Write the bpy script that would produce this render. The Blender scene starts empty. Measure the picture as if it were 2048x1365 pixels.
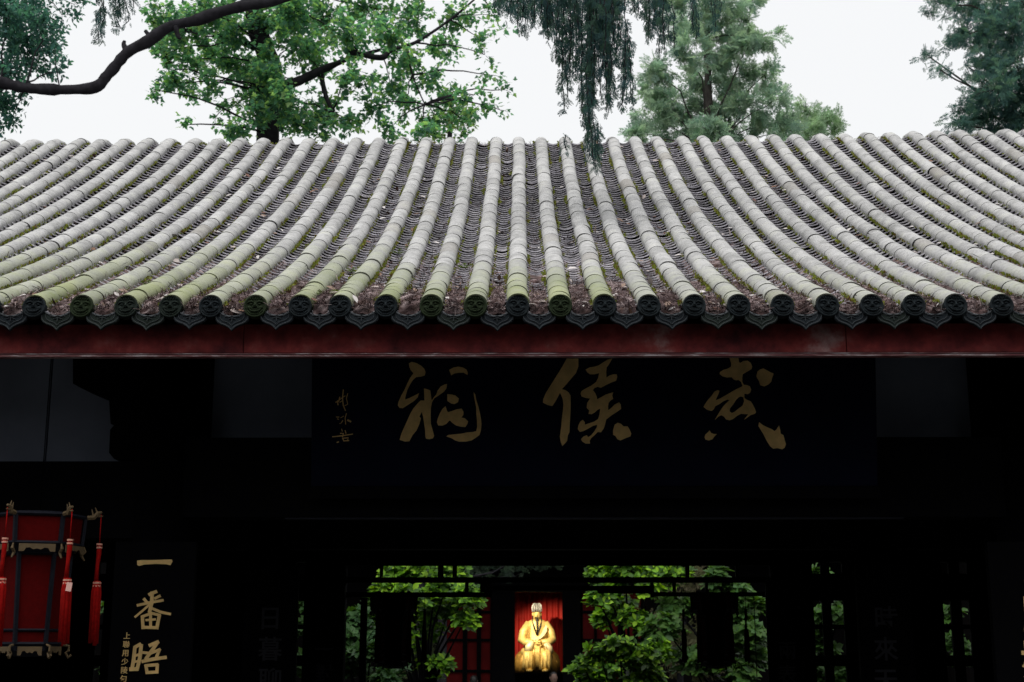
import bpy, math, random
import numpy as np
from mathutils import Vector, Matrix, noise as mnoise
from mathutils.geometry import tessellate_polygon

random.seed(7); rng = np.random.default_rng(7)
scene = bpy.context.scene
col0 = scene.collection
R = math.radians

# ------------------------------------------------------------------ camera
F = 2760.0                      # focal length in photograph pixels (2048 wide)
PITCH, YAW = R(12.5), 16.0 / F
CAM = Vector((0, 0, 2.2))
cd = bpy.data.cameras.new('camera'); cam = bpy.data.objects.new('camera', cd); col0.objects.link(cam)
cam.location = CAM; cam.rotation_euler = (R(90) + PITCH, 0, YAW)
cd.sensor_width = 36; cd.lens = F / 2048 * 36; cd.clip_start = 0.05; cd.clip_end = 2000
cd.dof.use_dof = True; cd.dof.focus_distance = 8.0; cd.dof.aperture_fstop = 6.3
scene.camera = cam

# ------------------------------------------------------------------ overcast sky and soft sun
SUN_EL, SUN_AZ = R(68), R(200)
w = bpy.data.worlds.new('World'); scene.world = w; w.use_nodes = True
nt = w.node_tree; nt.nodes.clear()
sky = nt.nodes.new('ShaderNodeTexSky'); sky.sky_type = 'NISHITA'; sky.sun_disc = False
sky.sun_elevation = SUN_EL; sky.sun_rotation = SUN_AZ; sky.air_density = 2.0; sky.dust_density = 6.0
hs = nt.nodes.new('ShaderNodeHueSaturation'); hs.inputs['Saturation'].default_value = 0.25
b1 = nt.nodes.new('ShaderNodeBackground'); b1.inputs['Strength'].default_value = 0.05
b2 = nt.nodes.new('ShaderNodeBackground'); b2.inputs['Color'].default_value = (0.985, 0.99, 1.0, 1); b2.inputs['Strength'].default_value = 0.78
ad = nt.nodes.new('ShaderNodeAddShader'); wo = nt.nodes.new('ShaderNodeOutputWorld')
nt.links.new(sky.outputs[0], hs.inputs['Color']); nt.links.new(hs.outputs[0], b1.inputs['Color'])
nt.links.new(b1.outputs[0], ad.inputs[0]); nt.links.new(b2.outputs[0], ad.inputs[1]); nt.links.new(ad.outputs[0], wo.inputs['Surface'])
sd = bpy.data.lights.new('sun', 'SUN'); sd.energy = 1.5; sd.angle = R(50); sd.color = (1.0, 0.97, 0.93)
sun = bpy.data.objects.new('sun', sd); col0.objects.link(sun)
sdir = Vector((math.sin(SUN_AZ) * math.cos(SUN_EL), math.cos(SUN_AZ) * math.cos(SUN_EL), math.sin(SUN_EL)))
sun.rotation_euler = sdir.to_track_quat('Z', 'Y').to_euler(); sun.location = (0, 0, 30)

scene.view_settings.view_transform = 'Standard'; scene.view_settings.look = 'None'
scene.view_settings.exposure = 0.0; scene.view_settings.gamma = 1.0
scene.render.engine = 'CYCLES'
cy = scene.cycles
cy.use_denoising = True; cy.max_bounces = 7; cy.diffuse_bounces = 4; cy.transmission_bounces = 4; cy.glossy_bounces = 3
cy.use_adaptive_sampling = True; cy.adaptive_threshold = 0.01; cy.caustics_reflective = False; cy.caustics_refractive = False

# ------------------------------------------------------------------ helpers
fwd = Vector((-math.sin(YAW) * math.cos(PITCH), math.cos(YAW) * math.cos(PITCH), math.sin(PITCH)))
rgt = Vector((math.cos(YAW), math.sin(YAW), 0)); upv = rgt.cross(fwd)
def ray(px, py): return fwd + rgt * ((px - 1024) / F) + upv * ((682.5 - py) / F)
def at(px, py, Y):
    d = ray(px, py); return CAM + d * ((Y - CAM.y) / d.y)
def onplane(px, py, p0, n):
    d = ray(px, py); return CAM + d * ((p0 - CAM).dot(n) / d.dot(n))
def proj(p):
    d = Vector(p) - CAM; z = d.dot(fwd); return (1024 + F * d.dot(rgt) / z, 682.5 - F * d.dot(upv) / z, z)
def N3(x, y=0.0, z=0.0): return mnoise.noise(Vector((x, y, z)))

def tag(o, label=None, cat=None, group=None, kind=None):
    if label: o['label'] = label
    if cat: o['category'] = cat
    if group: o['group'] = group
    if kind: o['kind'] = kind
    return o
def setparent(o, p):
    if p is not None:
        o.parent = p; o.matrix_parent_inverse = p.matrix_basis.inverted() if p.parent is None else (Matrix.Translation(-Vector(p['wl'])))
def empty(name, loc, label, cat, group=None):
    o = bpy.data.objects.new(name, None); col0.objects.link(o); o.location = loc; o.empty_display_size = 0.2
    return tag(o, label, cat, group)
def link(name, me, mat, parent=None, loc=(0, 0, 0)):
    """mesh in coordinates relative to loc (world)"""
    if mat is not None and len(me.materials) == 0: me.materials.append(mat)
    o = bpy.data.objects.new(name, me); col0.objects.link(o); o.location = loc
    if parent is not None:
        o.parent = parent
        wl = Vector((0, 0, 0)); p = parent
        chain = []
        while p is not None: chain.append(p); p = p.parent
        m = Matrix.Identity(4)
        for q in reversed(chain): m = m @ q.matrix_parent_inverse @ q.matrix_basis
        o.matrix_parent_inverse = m.inverted()
    return o
class MB:
    def __init__(s): s.v = []; s.f = []; s.c = []; s.col = (1, 1, 1, 1); s.smooth = False
    def add(s, vs, fs):
        n = len(s.v); s.v += [tuple(x) for x in vs]; s.f += [tuple(n + i for i in f) for f in fs]; s.c += [s.col] * len(vs); return n
    def box(s, c, d, rz=0.0, M=None):
        hx, hy, hz = d[0] / 2, d[1] / 2, d[2] / 2
        vs = [Vector((x * hx, y * hy, z * hz)) for x in (-1, 1) for y in (-1, 1) for z in (-1, 1)]
        m = Matrix.Translation(Vector(c)) @ (M if M is not None else Matrix.Rotation(rz, 4, 'Z'))
        s.add([m @ v for v in vs], [(0, 1, 3, 2), (4, 6, 7, 5), (0, 4, 5, 1), (2, 3, 7, 6), (0, 2, 6, 4), (1, 5, 7, 3)])
        return s
    def tube(s, pts, rad, n=8, cap=True, squash=1.0):
        pts = [Vector(p) for p in pts]; k = len(pts)
        if not hasattr(rad, '__len__'): rad = [rad] * k
        T = (pts[1] - pts[0]).normalized(); up = Vector((0, 0, 1)) if abs(T.z) < 0.9 else Vector((1, 0, 0))
        A = T.cross(up).normalized(); vs = []
        for i in range(k):
            t = (pts[min(i + 1, k - 1)] - pts[max(i - 1, 0)]).normalized()
            A = (A - t * A.dot(t)).normalized(); B = t.cross(A)
            for j in range(n):
                a = 2 * math.pi * j / n; vs.append(pts[i] + A * (math.cos(a) * rad[i]) + B * (math.sin(a) * rad[i] * squash))
        fs = [(i * n + j, i * n + (j + 1) % n, (i + 1) * n + (j + 1) % n, (i + 1) * n + j) for i in range(k - 1) for j in range(n)]
        if cap: fs += [tuple(range(n - 1, -1, -1)), tuple((k - 1) * n + j for j in range(n))]
        s.add(vs, fs); return s
    def loft(s, rings, cap=True):
        n = len(rings[0]); vs = [p for r in rings for p in r]; k = len(rings)
        fs = [(i * n + j, i * n + (j + 1) % n, (i + 1) * n + (j + 1) % n, (i + 1) * n + j) for i in range(k - 1) for j in range(n)]
        if cap: fs += [tuple(range(n - 1, -1, -1)), tuple((k - 1) * n + j for j in range(n))]
        s.add(vs, fs); return s
    def ell(s, c, r, n=10, m=7):
        rings = []
        for i in range(m + 1):
            th = math.pi * (0.02 + 0.96 * i / m)
            rings.append([(c[0] + r[0] * math.sin(th) * math.cos(2 * math.pi * j / n), c[1] + r[1] * math.sin(th) * math.sin(2 * math.pi * j / n), c[2] - r[2] * math.cos(th)) for j in range(n)])
        return s.loft(rings)
    def poly(s, outer, holes, to3, nrm, thick):
        """extruded polygon; to3 maps (u,v) to a world point on the front, nrm points towards the viewer"""
        loops = [outer] + list(holes)
        tris = tessellate_polygon([[Vector((p[0], p[1], 0)) for p in L] for L in loops])
        flat = [p for L in loops for p in L]; P = [Vector(to3(*p)) for p in flat]; n = len(P)
        vs = [p + nrm * thick for p in P] + P
        fs = [tuple(t) for t in tris]
        o = 0
        for L in loops:
            for i in range(len(L)):
                a, b = o + i, o + (i + 1) % len(L); fs.append((a, b, n + b, n + a))
            o += len(L)
        s.add(vs, fs); return s
    def mesh(s, name='m', smooth=False, loc=None):
        me = bpy.data.meshes.new(name)
        v = s.v if loc is None else [(a - loc[0], b - loc[1], c - loc[2]) for a, b, c in s.v]
        me.from_pydata(v, [], s.f)
        at_ = me.attributes.new('col', 'FLOAT_COLOR', 'POINT'); at_.data.foreach_set('color', np.array(s.c, dtype=np.float32).ravel())
        if smooth or s.smooth: me.polygons.foreach_set('use_smooth', [True] * len(me.polygons))
        me.update(); return me
    def build(s, name, mat, parent=None, smooth=False, recenter=True):
        a = np.array(s.v); c = (a.min(0) + a.max(0)) / 2 if recenter else np.zeros(3)
        c = tuple(float(x) for x in c)
        return link(name, s.mesh(name, smooth, c), mat, parent, c)

def batch_mesh(name, parts, smooth=False):
    """parts: list of (template verts (k,3), faces list equal len, pos (n,3), rot (n,3,3), scale (n,) or (n,3), col (n,4))"""
    V = []; Fl = []; Fs = []; C = []; off = 0
    for tv, tf, pos, rot, sc, cl in parts:
        tv = np.asarray(tv, float); tf = np.asarray(tf, int); n = len(pos); k = len(tv)
        if n == 0: continue
        sc = np.asarray(sc, float); sc = sc[:, None] if sc.ndim == 1 else sc
        v = np.einsum('nij,nkj->nki', rot, tv[None] * sc[:, None, :]) + np.asarray(pos)[:, None, :]
        V.append(v.reshape(-1, 3)); f = (tf[None] + (np.arange(n) * k)[:, None, None] + off).reshape(-1, tf.shape[1])
        Fl.append(f.ravel()); Fs.append(np.full(len(f), tf.shape[1])); C.append(np.repeat(np.asarray(cl, float), k, axis=0)); off += n * k
    V = np.concatenate(V).astype(np.float32); Fl = np.concatenate(Fl).astype(np.int32); Fs = np.concatenate(Fs).astype(np.int32); C = np.concatenate(C).astype(np.float32)
    me = bpy.data.meshes.new(name); me.vertices.add(len(V)); me.vertices.foreach_set('co', V.ravel())
    me.loops.add(len(Fl)); me.loops.foreach_set('vertex_index', Fl)
    me.polygons.add(len(Fs)); st = np.concatenate([[0], np.cumsum(Fs)[:-1]]).astype(np.int32)
    me.polygons.foreach_set('loop_start', st); me.polygons.foreach_set('loop_total', Fs)
    if smooth: me.polygons.foreach_set('use_smooth', np.ones(len(Fs), bool))
    a = me.attributes.new('col', 'FLOAT_COLOR', 'POINT'); a.data.foreach_set('color', C.ravel())
    me.update(calc_edges=True); me.validate(); return me
def frames(along, nrm):
    """rotation matrices with local y = along, local z ~ nrm"""
    a = along / np.linalg.norm(along, axis=1, keepdims=True)
    x = np.cross(a, nrm); x /= (np.linalg.norm(x, axis=1, keepdims=True) + 1e-9); z = np.cross(x, a)
    return np.stack([x, a, z], axis=2)
def rand_unit(n):
    v = rng.normal(size=(n, 3)); return v / np.linalg.norm(v, axis=1, keepdims=True)

# ------------------------------------------------------------------ materials
def newmat(name):
    m = bpy.data.materials.new(name); m.use_nodes = True; t = m.node_tree; return m, t, t.nodes['Principled BSDF']
def nd(t, typ, **kw):
    n = t.nodes.new(typ)
    for k, v in kw.items():
        if k in n.inputs: n.inputs[k].default_value = v
        else: setattr(n, k, v)
    return n
def noise_node(t, scale, detail=5, rough=0.6, coord='Object'):
    tc = t.nodes.new('ShaderNodeNewGeometry') if coord == 'World' else t.nodes.new('ShaderNodeTexCoord')
    n = nd(t, 'ShaderNodeTexNoise', Scale=scale, Detail=detail, Roughness=rough)
    t.links.new(tc.outputs['Position' if coord == 'World' else coord], n.inputs['Vector']); return n
def ramp(t, src, stops):
    r = t.nodes.new('ShaderNodeValToRGB'); e = r.color_ramp.elements
    while len(e) > 1: e.remove(e[-1])
    e[0].position, e[0].color = stops[0][0], (*stops[0][1], 1)
    for p, c in stops[1:]:
        x = e.new(p); x.color = (*c, 1)
    t.links.new(src, r.inputs[0]); return r
def mixc(t, fac, a, b, mode='MIX'):
    m = t.nodes.new('ShaderNodeMix'); m.data_type = 'RGBA'; m.blend_type = mode
    for sock, val in ((m.inputs[0], fac), (m.inputs[6], a), (m.inputs[7], b)):
        if hasattr(val, 'links'): t.links.new(val, sock)
        elif hasattr(val, '__len__'): sock.default_value = (*val, 1)
        else: sock.default_value = val
    return m.outputs[2]
def bump(t, b, src, strength=0.3, dist=0.01):
    n = nd(t, 'ShaderNodeBump', Strength=strength, Distance=dist); t.links.new(src, n.inputs['Height']); t.links.new(n.outputs[0], b.inputs['Normal'])
def plain(name, c, rough=0.7, var=0.25, scale=8.0, metal=0.0, bmp=0.2, spec=0.5):
    m, t, b = newmat(name); n = noise_node(t, scale, coord='World')
    lo = tuple(x * (1 - var) for x in c); hi = tuple(min(1, x * (1 + var)) for x in c)
    r = ramp(t, n.outputs['Fac'], [(0.3, lo), (0.7, hi)]); t.links.new(r.outputs[0], b.inputs['Base Color'])
    b.inputs['Roughness'].default_value = rough; b.inputs['Metallic'].default_value = metal; b.inputs['Specular IOR Level'].default_value = spec
    if bmp: bump(t, b, n.outputs['Fac'], bmp, 0.004)
    return m
def leafmat(name, trans=0.35, rough=0.5, tint=(1.3, 1.5, 0.7), spec=0.4):
    m, t, b = newmat(name); a = nd(t, 'ShaderNodeAttribute', attribute_name='col')
    n = noise_node(t, 2.5, 3, coord='World')
    v = ramp(t, n.outputs['Fac'], [(0.3, (0.65, 0.65, 0.65)), (0.7, (1.25, 1.25, 1.25))])
    c = mixc(t, 1.0, a.outputs['Color'], v.outputs[0], 'MULTIPLY'); t.links.new(c, b.inputs['Base Color'])
    b.inputs['Roughness'].default_value = rough; b.inputs['Specular IOR Level'].default_value = spec
    tr = t.nodes.new('ShaderNodeBsdfTranslucent'); c2 = mixc(t, 1.0, c, tint, 'MULTIPLY'); t.links.new(c2, tr.inputs['Color'])
    mx = t.nodes.new('ShaderNodeMixShader'); mx.inputs[0].default_value = trans
    out = t.nodes['Material Output']; t.links.new(b.outputs[0], mx.inputs[1]); t.links.new(tr.outputs[0], mx.inputs[2]); t.links.new(mx.outputs[0], out.inputs['Surface'])
    return m

def tile_material():
    # col.r brightness, col.g moss amount, col.b brownness
    m, t, b = newmat('weathered_clay_tile'); a = nd(t, 'ShaderNodeAttribute', attribute_name='col')
    sp = t.nodes.new('ShaderNodeSeparateColor'); t.links.new(a.outputs['Color'], sp.inputs[0])
    n1 = noise_node(t, 9, 6, 0.65, 'World'); n2 = noise_node(t, 45, 4, 0.7, 'World'); n3 = noise_node(t, 3.0, 3, 0.5, 'World')
    base = ramp(t, n1.outputs['Fac'], [(0.28, (0.27, 0.272, 0.265)), (0.5, (0.425, 0.425, 0.425)), (0.70, (0.56, 0.555, 0.56))])
    sp2 = ramp(t, n2.outputs['Fac'], [(0.32, (0.72, 0.72, 0.70)), (0.5, (1, 1, 1)), (0.75, (1.08, 1.08, 1.08))])
    c = mixc(t, 1.0, base.outputs[0], sp2.outputs[0], 'MULTIPLY')
    br = t.nodes.new('ShaderNodeCombineColor')
    for i in range(3): t.links.new(sp.outputs[0], br.inputs[i])
    c = mixc(t, 1.0, c, br.outputs[0], 'MULTIPLY')
    c = mixc(t, sp.outputs[2], c, (0.20, 0.175, 0.14))
    mm = nd(t, 'ShaderNodeMath', operation='MULTIPLY_ADD'); t.links.new(n1.outputs['Fac'], mm.inputs[0]); mm.inputs[1].default_value = 1.6
    m0 = nd(t, 'ShaderNodeMath', operation='ADD'); m0.inputs[1].default_value = -0.9; m0.use_clamp = False
    t.links.new(sp.outputs[1], m0.inputs[0]); t.links.new(m0.outputs[0], mm.inputs[2]); mm.use_clamp = True
    mg = ramp(t, n3.outputs['Fac'], [(0.3, (0.15, 0.185, 0.055)), (0.7, (0.30, 0.33, 0.15))])
    ms = nd(t, 'ShaderNodeMath', operation='MULTIPLY'); t.links.new(mm.outputs[0], ms.inputs[0]); ms.inputs[1].default_value = 0.85
    c = mixc(t, ms.outputs[0], c, mg.outputs[0])
    t.links.new(c, b.inputs['Base Color']); b.inputs['Roughness'].default_value = 0.82; b.inputs['Specular IOR Level'].default_value = 0.3
    bump(t, b, n2.outputs['Fac'], 0.35, 0.003); return m
M = {}
M['tile'] = tile_material()
def pan_material():
    m, t, b = newmat('slate_pan_tile'); a = nd(t, 'ShaderNodeAttribute', attribute_name='col')
    n = noise_node(t, 22, 5, 0.7, 'World')
    r = ramp(t, n.outputs['Fac'], [(0.3, (0.09, 0.085, 0.095)), (0.5, (0.24, 0.23, 0.25)), (0.72, (0.40, 0.39, 0.41))])
    c = mixc(t, 1.0, r.outputs[0], a.outputs['Color'], 'MULTIPLY'); t.links.new(c, b.inputs['Base Color']); b.inputs['Roughness'].default_value = 0.7
    bump(t, b, n.outputs['Fac'], 0.4, 0.003); return m
M['pan'] = pan_material()
def slate_end():
    m, t, b = newmat('dark_slate_relief'); a = nd(t, 'ShaderNodeAttribute', attribute_name='col')
    n = noise_node(t, 30, 5, 0.7, 'World'); n2 = noise_node(t, 6, 3, 0.5, 'World')
    r = ramp(t, n.outputs['Fac'], [(0.3, (0.004, 0.006, 0.008)), (0.7, (0.014, 0.020, 0.025))])
    f = ramp(t, n2.outputs['Fac'], [(0.35, (0, 0, 0)), (0.65, (1, 1, 1))])
    sp = t.nodes.new('ShaderNodeSeparateColor'); t.links.new(a.outputs['Color'], sp.inputs[0])
    mu = nd(t, 'ShaderNodeMath', operation='MULTIPLY'); t.links.new(sp.outputs[1], mu.inputs[0]); mu.inputs[1].default_value = 0.8
    c = mixc(t, mu.outputs[0], r.outputs[0], (0.016, 0.026, 0.008)); c = mixc(t, sp.outputs[2], c, (0.10, 0.11, 0.12)); t.links.new(c, b.inputs['Base Color'])  # last mix paints the light caught by the drip rims
    b.inputs['Roughness'].default_value = 0.8; b.inputs['Specular IOR Level'].default_value = 0.12; bump(t, b, n.outputs['Fac'], 0.5, 0.003); return m
M['end'] = slate_end()
def attr_mat(name, rough=0.8, spec=0.3):
    m, t, b = newmat(name); a = nd(t, 'ShaderNodeAttribute', attribute_name='col'); t.links.new(a.outputs['Color'], b.inputs['Base Color'])
    b.inputs['Roughness'].default_value = rough; b.inputs['Specular IOR Level'].default_value = spec; return m
M['litter'] = attr_mat('leaf_litter', 0.9)
M['moss'] = leafmat('moss', 0.3, 0.8, (1.2, 1.3, 0.6), 0.1)
def fascia_mat():
    m, t, b = newmat('faded_red_paint'); n = noise_node(t, 2.2, 6, 0.65, 'World'); n2 = noise_node(t, 14, 4, 0.6, 'World')
    r = ramp(t, n.outputs['Fac'], [(0.38, (0.06, 0.012, 0.016)), (0.46, (0.16, 0.026, 0.028)), (0.53, (0.25, 0.04, 0.038)), (0.585, (0.29, 0.075, 0.07)), (0.66, (0.42, 0.26, 0.25))])
    d = ramp(t, n2.outputs['Fac'], [(0.3, (0.7, 0.7, 0.7)), (0.6, (1.1, 1.1, 1.1))])
    c = mixc(t, 1.0, r.outputs[0], d.outputs[0], 'MULTIPLY'); t.links.new(c, b.inputs['Base Color']); b.inputs['Roughness'].default_value = 0.7; b.inputs['Specular IOR Level'].default_value = 0.15
    bump(t, b, n2.outputs['Fac'], 0.25, 0.004); return m
M['fascia'] = fascia_mat()
M['cord'] = plain('black_cord', (.001, .001, .001), 1.0, .1, 5, bmp=0, spec=0)
def trim_mat():
    m, t, b = newmat('chipped_red_trim'); tc = t.nodes.new('ShaderNodeNewGeometry'); mp = nd(t, 'ShaderNodeMapping'); mp.inputs['Scale'].default_value = (1.0, 6, 6)
    n = nd(t, 'ShaderNodeTexNoise', Scale=7.0, Detail=5.0, Roughness=0.7); t.links.new(tc.outputs['Position'], mp.inputs[0]); t.links.new(mp.outputs[0], n.inputs['Vector'])
    r = ramp(t, n.outputs['Fac'], [(0.42, (0.16, 0.035, 0.04)), (0.52, (0.26, 0.12, 0.12)), (0.6, (0.5, 0.42, 0.43))])
    t.links.new(r.outputs[0], b.inputs['Base Color']); b.inputs['Roughness'].default_value = 0.5; return m
M['trim'] = trim_mat()
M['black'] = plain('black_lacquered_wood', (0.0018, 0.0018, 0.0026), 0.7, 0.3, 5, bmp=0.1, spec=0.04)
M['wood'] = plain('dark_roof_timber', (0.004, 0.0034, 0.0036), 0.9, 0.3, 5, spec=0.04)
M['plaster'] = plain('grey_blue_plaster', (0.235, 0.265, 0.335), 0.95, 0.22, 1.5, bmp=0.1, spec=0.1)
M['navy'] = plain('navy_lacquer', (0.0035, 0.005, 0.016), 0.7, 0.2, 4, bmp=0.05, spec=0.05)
M['gilt'] = plain('dull_gilt_lettering', (0.74, 0.51, 0.21), 0.7, 0.18, 14, bmp=0.1, spec=0.2)
M['redsilk'] = plain('red_lantern_silk', (0.075, 0.001, 0.001), 0.95, 0.15, 40, spec=0.1)
M['tassel'] = plain('red_tassel_thread', (0.26, 0.004, 0.003), 0.9, 0.25, 60, spec=0.1)
M['ring'] = plain('pale_tassel_band', (0.6, 0.28, 0.2), 0.6, 0.1, 30)
M['apron'] = plain('gilt_apron', (0.10, 0.066, 0.028), 0.8, 0.2, 20)
M['lframe'] = plain('lantern_black_frame', (0.010, 0.011, 0.017), 0.6, 0.2, 10, bmp=0.05, spec=.1)
M['dimgilt'] = plain('shaded_gilt_lettering', (0.05, 0.05, 0.06), 0.8, 0.2, 14, spec=0.1)  # gilt greyed down, dim interior light put into the colour
M['shadedsilk'] = plain('shaded_red_silk', (0.012, 0.001, 0.001), 0.9, 0.2, 40, spec=0.03)  # red silk darkened, backlit silhouette painted into the colour
M['paper'] = plain('pink_paper_tag', (0.7, 0.42, 0.36), 0.8, 0.1, 20)
M['ground'] = plain('dark_stone_paving', (0.06, 0.06, 0.058), 0.85, 0.35, 1.2)
M['bark'] = plain('dark_wet_bark', (0.022, 0.021, 0.025), 0.95, 0.45, 9, bmp=0.8, spec=0.1)
M['bark2'] = plain('brown_grey_bark', (0.05, 0.045, 0.042), 0.95, 0.4, 9, bmp=0.8, spec=0.1)
M['redwall'] = plain('red_lacquer_panel', (0.09, 0.006, 0.006), 0.8, 0.3, 2, spec=.08)
M['gold'] = plain('gilded_bronze', (0.86, 0.60, 0.20), 0.5, 0.25, 14, metal=0.3, bmp=0.15)
M['goldshade'] = plain('shaded_gilded_bronze', (0.42, 0.24, 0.05), 0.5, 0.3, 14, metal=0.4, bmp=0.15)  # darker gilding with painted shade, for seat and fold lines
M['goldpale'] = plain('pale_gilded_cloth', (0.85, 0.72, 0.42), 0.5, 0.12, 18, metal=0.3, bmp=0.15)
M['ink'] = plain('black_paint', (0.012, 0.011, 0.010), 0.5, 0.2, 10)
M['white'] = plain('off_white_paint', (0.72, 0.70, 0.66), 0.6, 0.08, 10)
M['skin'] = plain('skin', (0.20, 0.12, 0.09), 0.6, 0.1, 20)
M['cloth'] = plain('dark_cloth', (0.03, 0.03, 0.035), 0.9, 0.3, 20)
M['hair'] = plain('black_hair', (0.01, 0.009, 0.008), 0.5, 0.3, 60)
def curtain_mat():
    m, t, b = newmat('red_curtain'); n = noise_node(t, 1.6, 4, 0.6, 'World')
    r = ramp(t, n.outputs['Fac'], [(0.3, (0.36, 0.010, 0.007)), (0.7, (0.60, 0.022, 0.010))])
    t.links.new(r.outputs[0], b.inputs['Base Color']); b.inputs['Roughness'].default_value = 0.7; return m
M['curtain'] = curtain_mat()

# ------------------------------------------------------------------ the setting
g = MB(); g.add([(-400, -400, 0), (400, -400, 0), (400, 600, 0), (-400, 600, 0)], [(0, 1, 2, 3)])
tag(g.build('ground', M['ground'], recenter=False), kind='structure')
g = MB(); g.box((0, -6, 0.3), (24, 14.6, 0.596)); g.box((0, 1.45, 0.2), (6, 0.3, 0.396)); g.box((0, 1.75, 0.1), (6, 0.3, 0.196))
tag(g.build('terrace', M['ground']), kind='structure')

# ------------------------------------------------------------------ the hall behind the camera (it shades the court)
AX = 0.43                                   # the temple's axis
rh = empty('front_hall', (AX, -6, 0.6), 'dark tiled timber hall whose rear porch overlooks the small court', 'building')
MB().box((AX, -3.2, 2.7), (17, 0.3, 4.2)).build('wall', M['wood'], rh)
m_ = MB(); m_.add([(AX - 10, 0.9, 4.5), (AX + 10, 0.9, 4.5), (AX + 10, -5.5, 8.4), (AX - 10, -5.5, 8.4), (AX - 10, -11, 5), (AX + 10, -11, 5),
                   (AX - 10, 0.9, 4.3), (AX + 10, 0.9, 4.3), (AX + 10, -5.5, 8.2), (AX - 10, -5.5, 8.2)],
                  [(0, 1, 2, 3), (3, 2, 5, 4), (6, 9, 8, 7), (0, 6, 7, 1)])
m_.build('roof', M['pan'], rh)
for x in (-5.5, -2.6, 2.6, 5.5): MB().tube([(AX + x, -0.5, 0.6), (AX + x, -0.5, 5.2)], 0.19, 14).build('column', M['black'], rh, True)

# ------------------------------------------------------------------ the passage hall
EY, EZ = 6.65, 3.912                         # eave line (top of the barrel tiles)
hall = empty('passage_hall', (AX, 12.4, 0), 'open timber passage hall with rounded grey barrel-tiled roof and red eave board', 'building')

# roof profile (top line of the barrels): gentle concave slope, rolled ridge
TR = 5.62; RR = 0.55
prof = []
def zq(t): return 0.39 * t + 0.0245 * t * t
tt = 0.0
while tt < TR: prof.append((EY + tt, EZ + zq(tt))); tt += 0.05
th0 = math.atan(0.39 + 0.049 * TR); cx, cz = EY + TR + RR * math.sin(th0), EZ + zq(TR) - RR * math.cos(th0)
for i in range(0, 25):
    a = th0 - 2 * th0 * i / 24
    prof.append((cx - RR * math.sin(a), cz + RR * math.cos(a)))
ycrest = cx
n0 = len(prof)
for i in range(n0 - 26, -1, -1): prof.append((2 * ycrest - prof[i][0], prof[i][1]))
prof = np.array(prof); seg = np.hypot(*(prof[1:] - prof[:-1]).T); S = np.concatenate([[0], np.cumsum(seg)])
SCREST = float(np.interp(ycrest, prof[:, 0], S)); SEND = SCREST + 0.62
def lift(x, s):
    k = min(max(s / SCREST, 0), 1.2); return k * (0.0034 * x * x if x > 0 else -0.0006 * x * x)
def PR(s):
    y = np.interp(s, S, prof[:, 0]); z = np.interp(s, S, prof[:, 1])
    e = 0.03; y2 = np.interp(s + e, S, prof[:, 0]); z2 = np.interp(s + e, S, prof[:, 1]); y1 = np.interp(s - e, S, prof[:, 0]); z1 = np.interp(s - e, S, prof[:, 1])
    l = math.hypot(y2 - y1, z2 - z1); return y, z, (y2 - y1) / l, (z2 - z1) / l
def RP(x, s, n):
    """point on the roof: x across, s up the slope, n out of the surface"""
    y, z, ty, tz = PR(s); return (x, y - tz * n, z + ty * n + lift(x, s))

# roof deck under the tiles (front and back slopes)
rb = MB(); XL, XR = -6.3, 6.9
ss = np.linspace(0.12, SCREST * 2 - 0.12, 60); rings = []
for s in ss: rings.append([RP(XL, s, -0.20), RP(XR, s, -0.20), RP(XR, s, -0.30), RP(XL, s, -0.30)])
rb.loft(rings); roof = rb.build('roof', M['wood'], hall)
# back slope covering: pan tiles as one sheet of ribs (never seen from the court)
rb = MB(); rings = []
for s in np.linspace(SEND, SCREST * 2, 30): rings.append([RP(XL, s, -0.10), RP(XR, s, -0.10), RP(XR, s, -0.19), RP(XL, s, -0.19)])
rb.loft(rings).build('rear_slope', M['pan'], roof)

SP = 0.22
eave_px = [62, 157, 246, 336, 417, 510, 597, 678, 770, 862, 950, 1036, 1123, 1211, 1300, 1390, 1481, 1568, 1659, 1747, 1833, 1918, 2010]
cols = []                                   # (x at eave, x at ridge)
for i in range(-16, 40):
    if 0 <= i < 23: xe = at(eave_px[i], 607, EY - 0.02).x
    else:
        xe = at(1036, 607, EY).x + (i - 11) * SP + random.uniform(-.006, .006)
    xr = at(1036, 607, EY).x + (i - 11) * SP + random.uniform(-.012, .012)
    if xe < XL + .1 or xe > XR - .1: continue
    cols.append((i, xe, xr))
def colx(c, s):
    i, xe, xr = c; k = min(s / 3.0, 1); k = k * k * (3 - 2 * k)
    return xe * (1 - k) + xr * k + 0.011 * N3(i * 7.3, s * 0.7)

def barrel(mb, c, s0, s1, col, dj):
    mb.col = col; segs = 10
    def ring(s, r, n, k):
        x0 = colx(c, s) + dj[0] + (dj[1] if k < 2 else -dj[1]); out = []
        for j in range(segs + 3):
            if j == 0 or j == segs + 2: sg = -1 if j == 0 else 1; out.append(RP(x0 + sg * (r - 0.004), s, n + dj[2] - 0.085))
            else:
                a = math.pi * (-0.5 + (j - 1) / segs); out.append(RP(x0 + r * math.sin(a), s, n + dj[2] - 0.046 + r * 0.80 * math.cos(a)))
        return out
    n = segs + 3
    def strip(rs): mb.add([p for r_ in rs for p in r_], [(i * n + j, i * n + j + 1, (i + 1) * n + j + 1, (i + 1) * n + j) for i in range(len(rs) - 1) for j in range(n - 1)])
    strip([ring(s0 + .0005, 0.0560, 0.0005, 0), ring((s0 + s1) / 2, 0.0556, 0.0, 1), ring(s1 - 0.0022, 0.0550, -0.0006, 2)])
    mb.col = (col[0] * .7, col[1], col[2], 1)
    strip([ring(s0 + .003, 0.050, -0.002, 0), ring(s0 + .0005, 0.0560, 0.0005, 0)])

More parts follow.
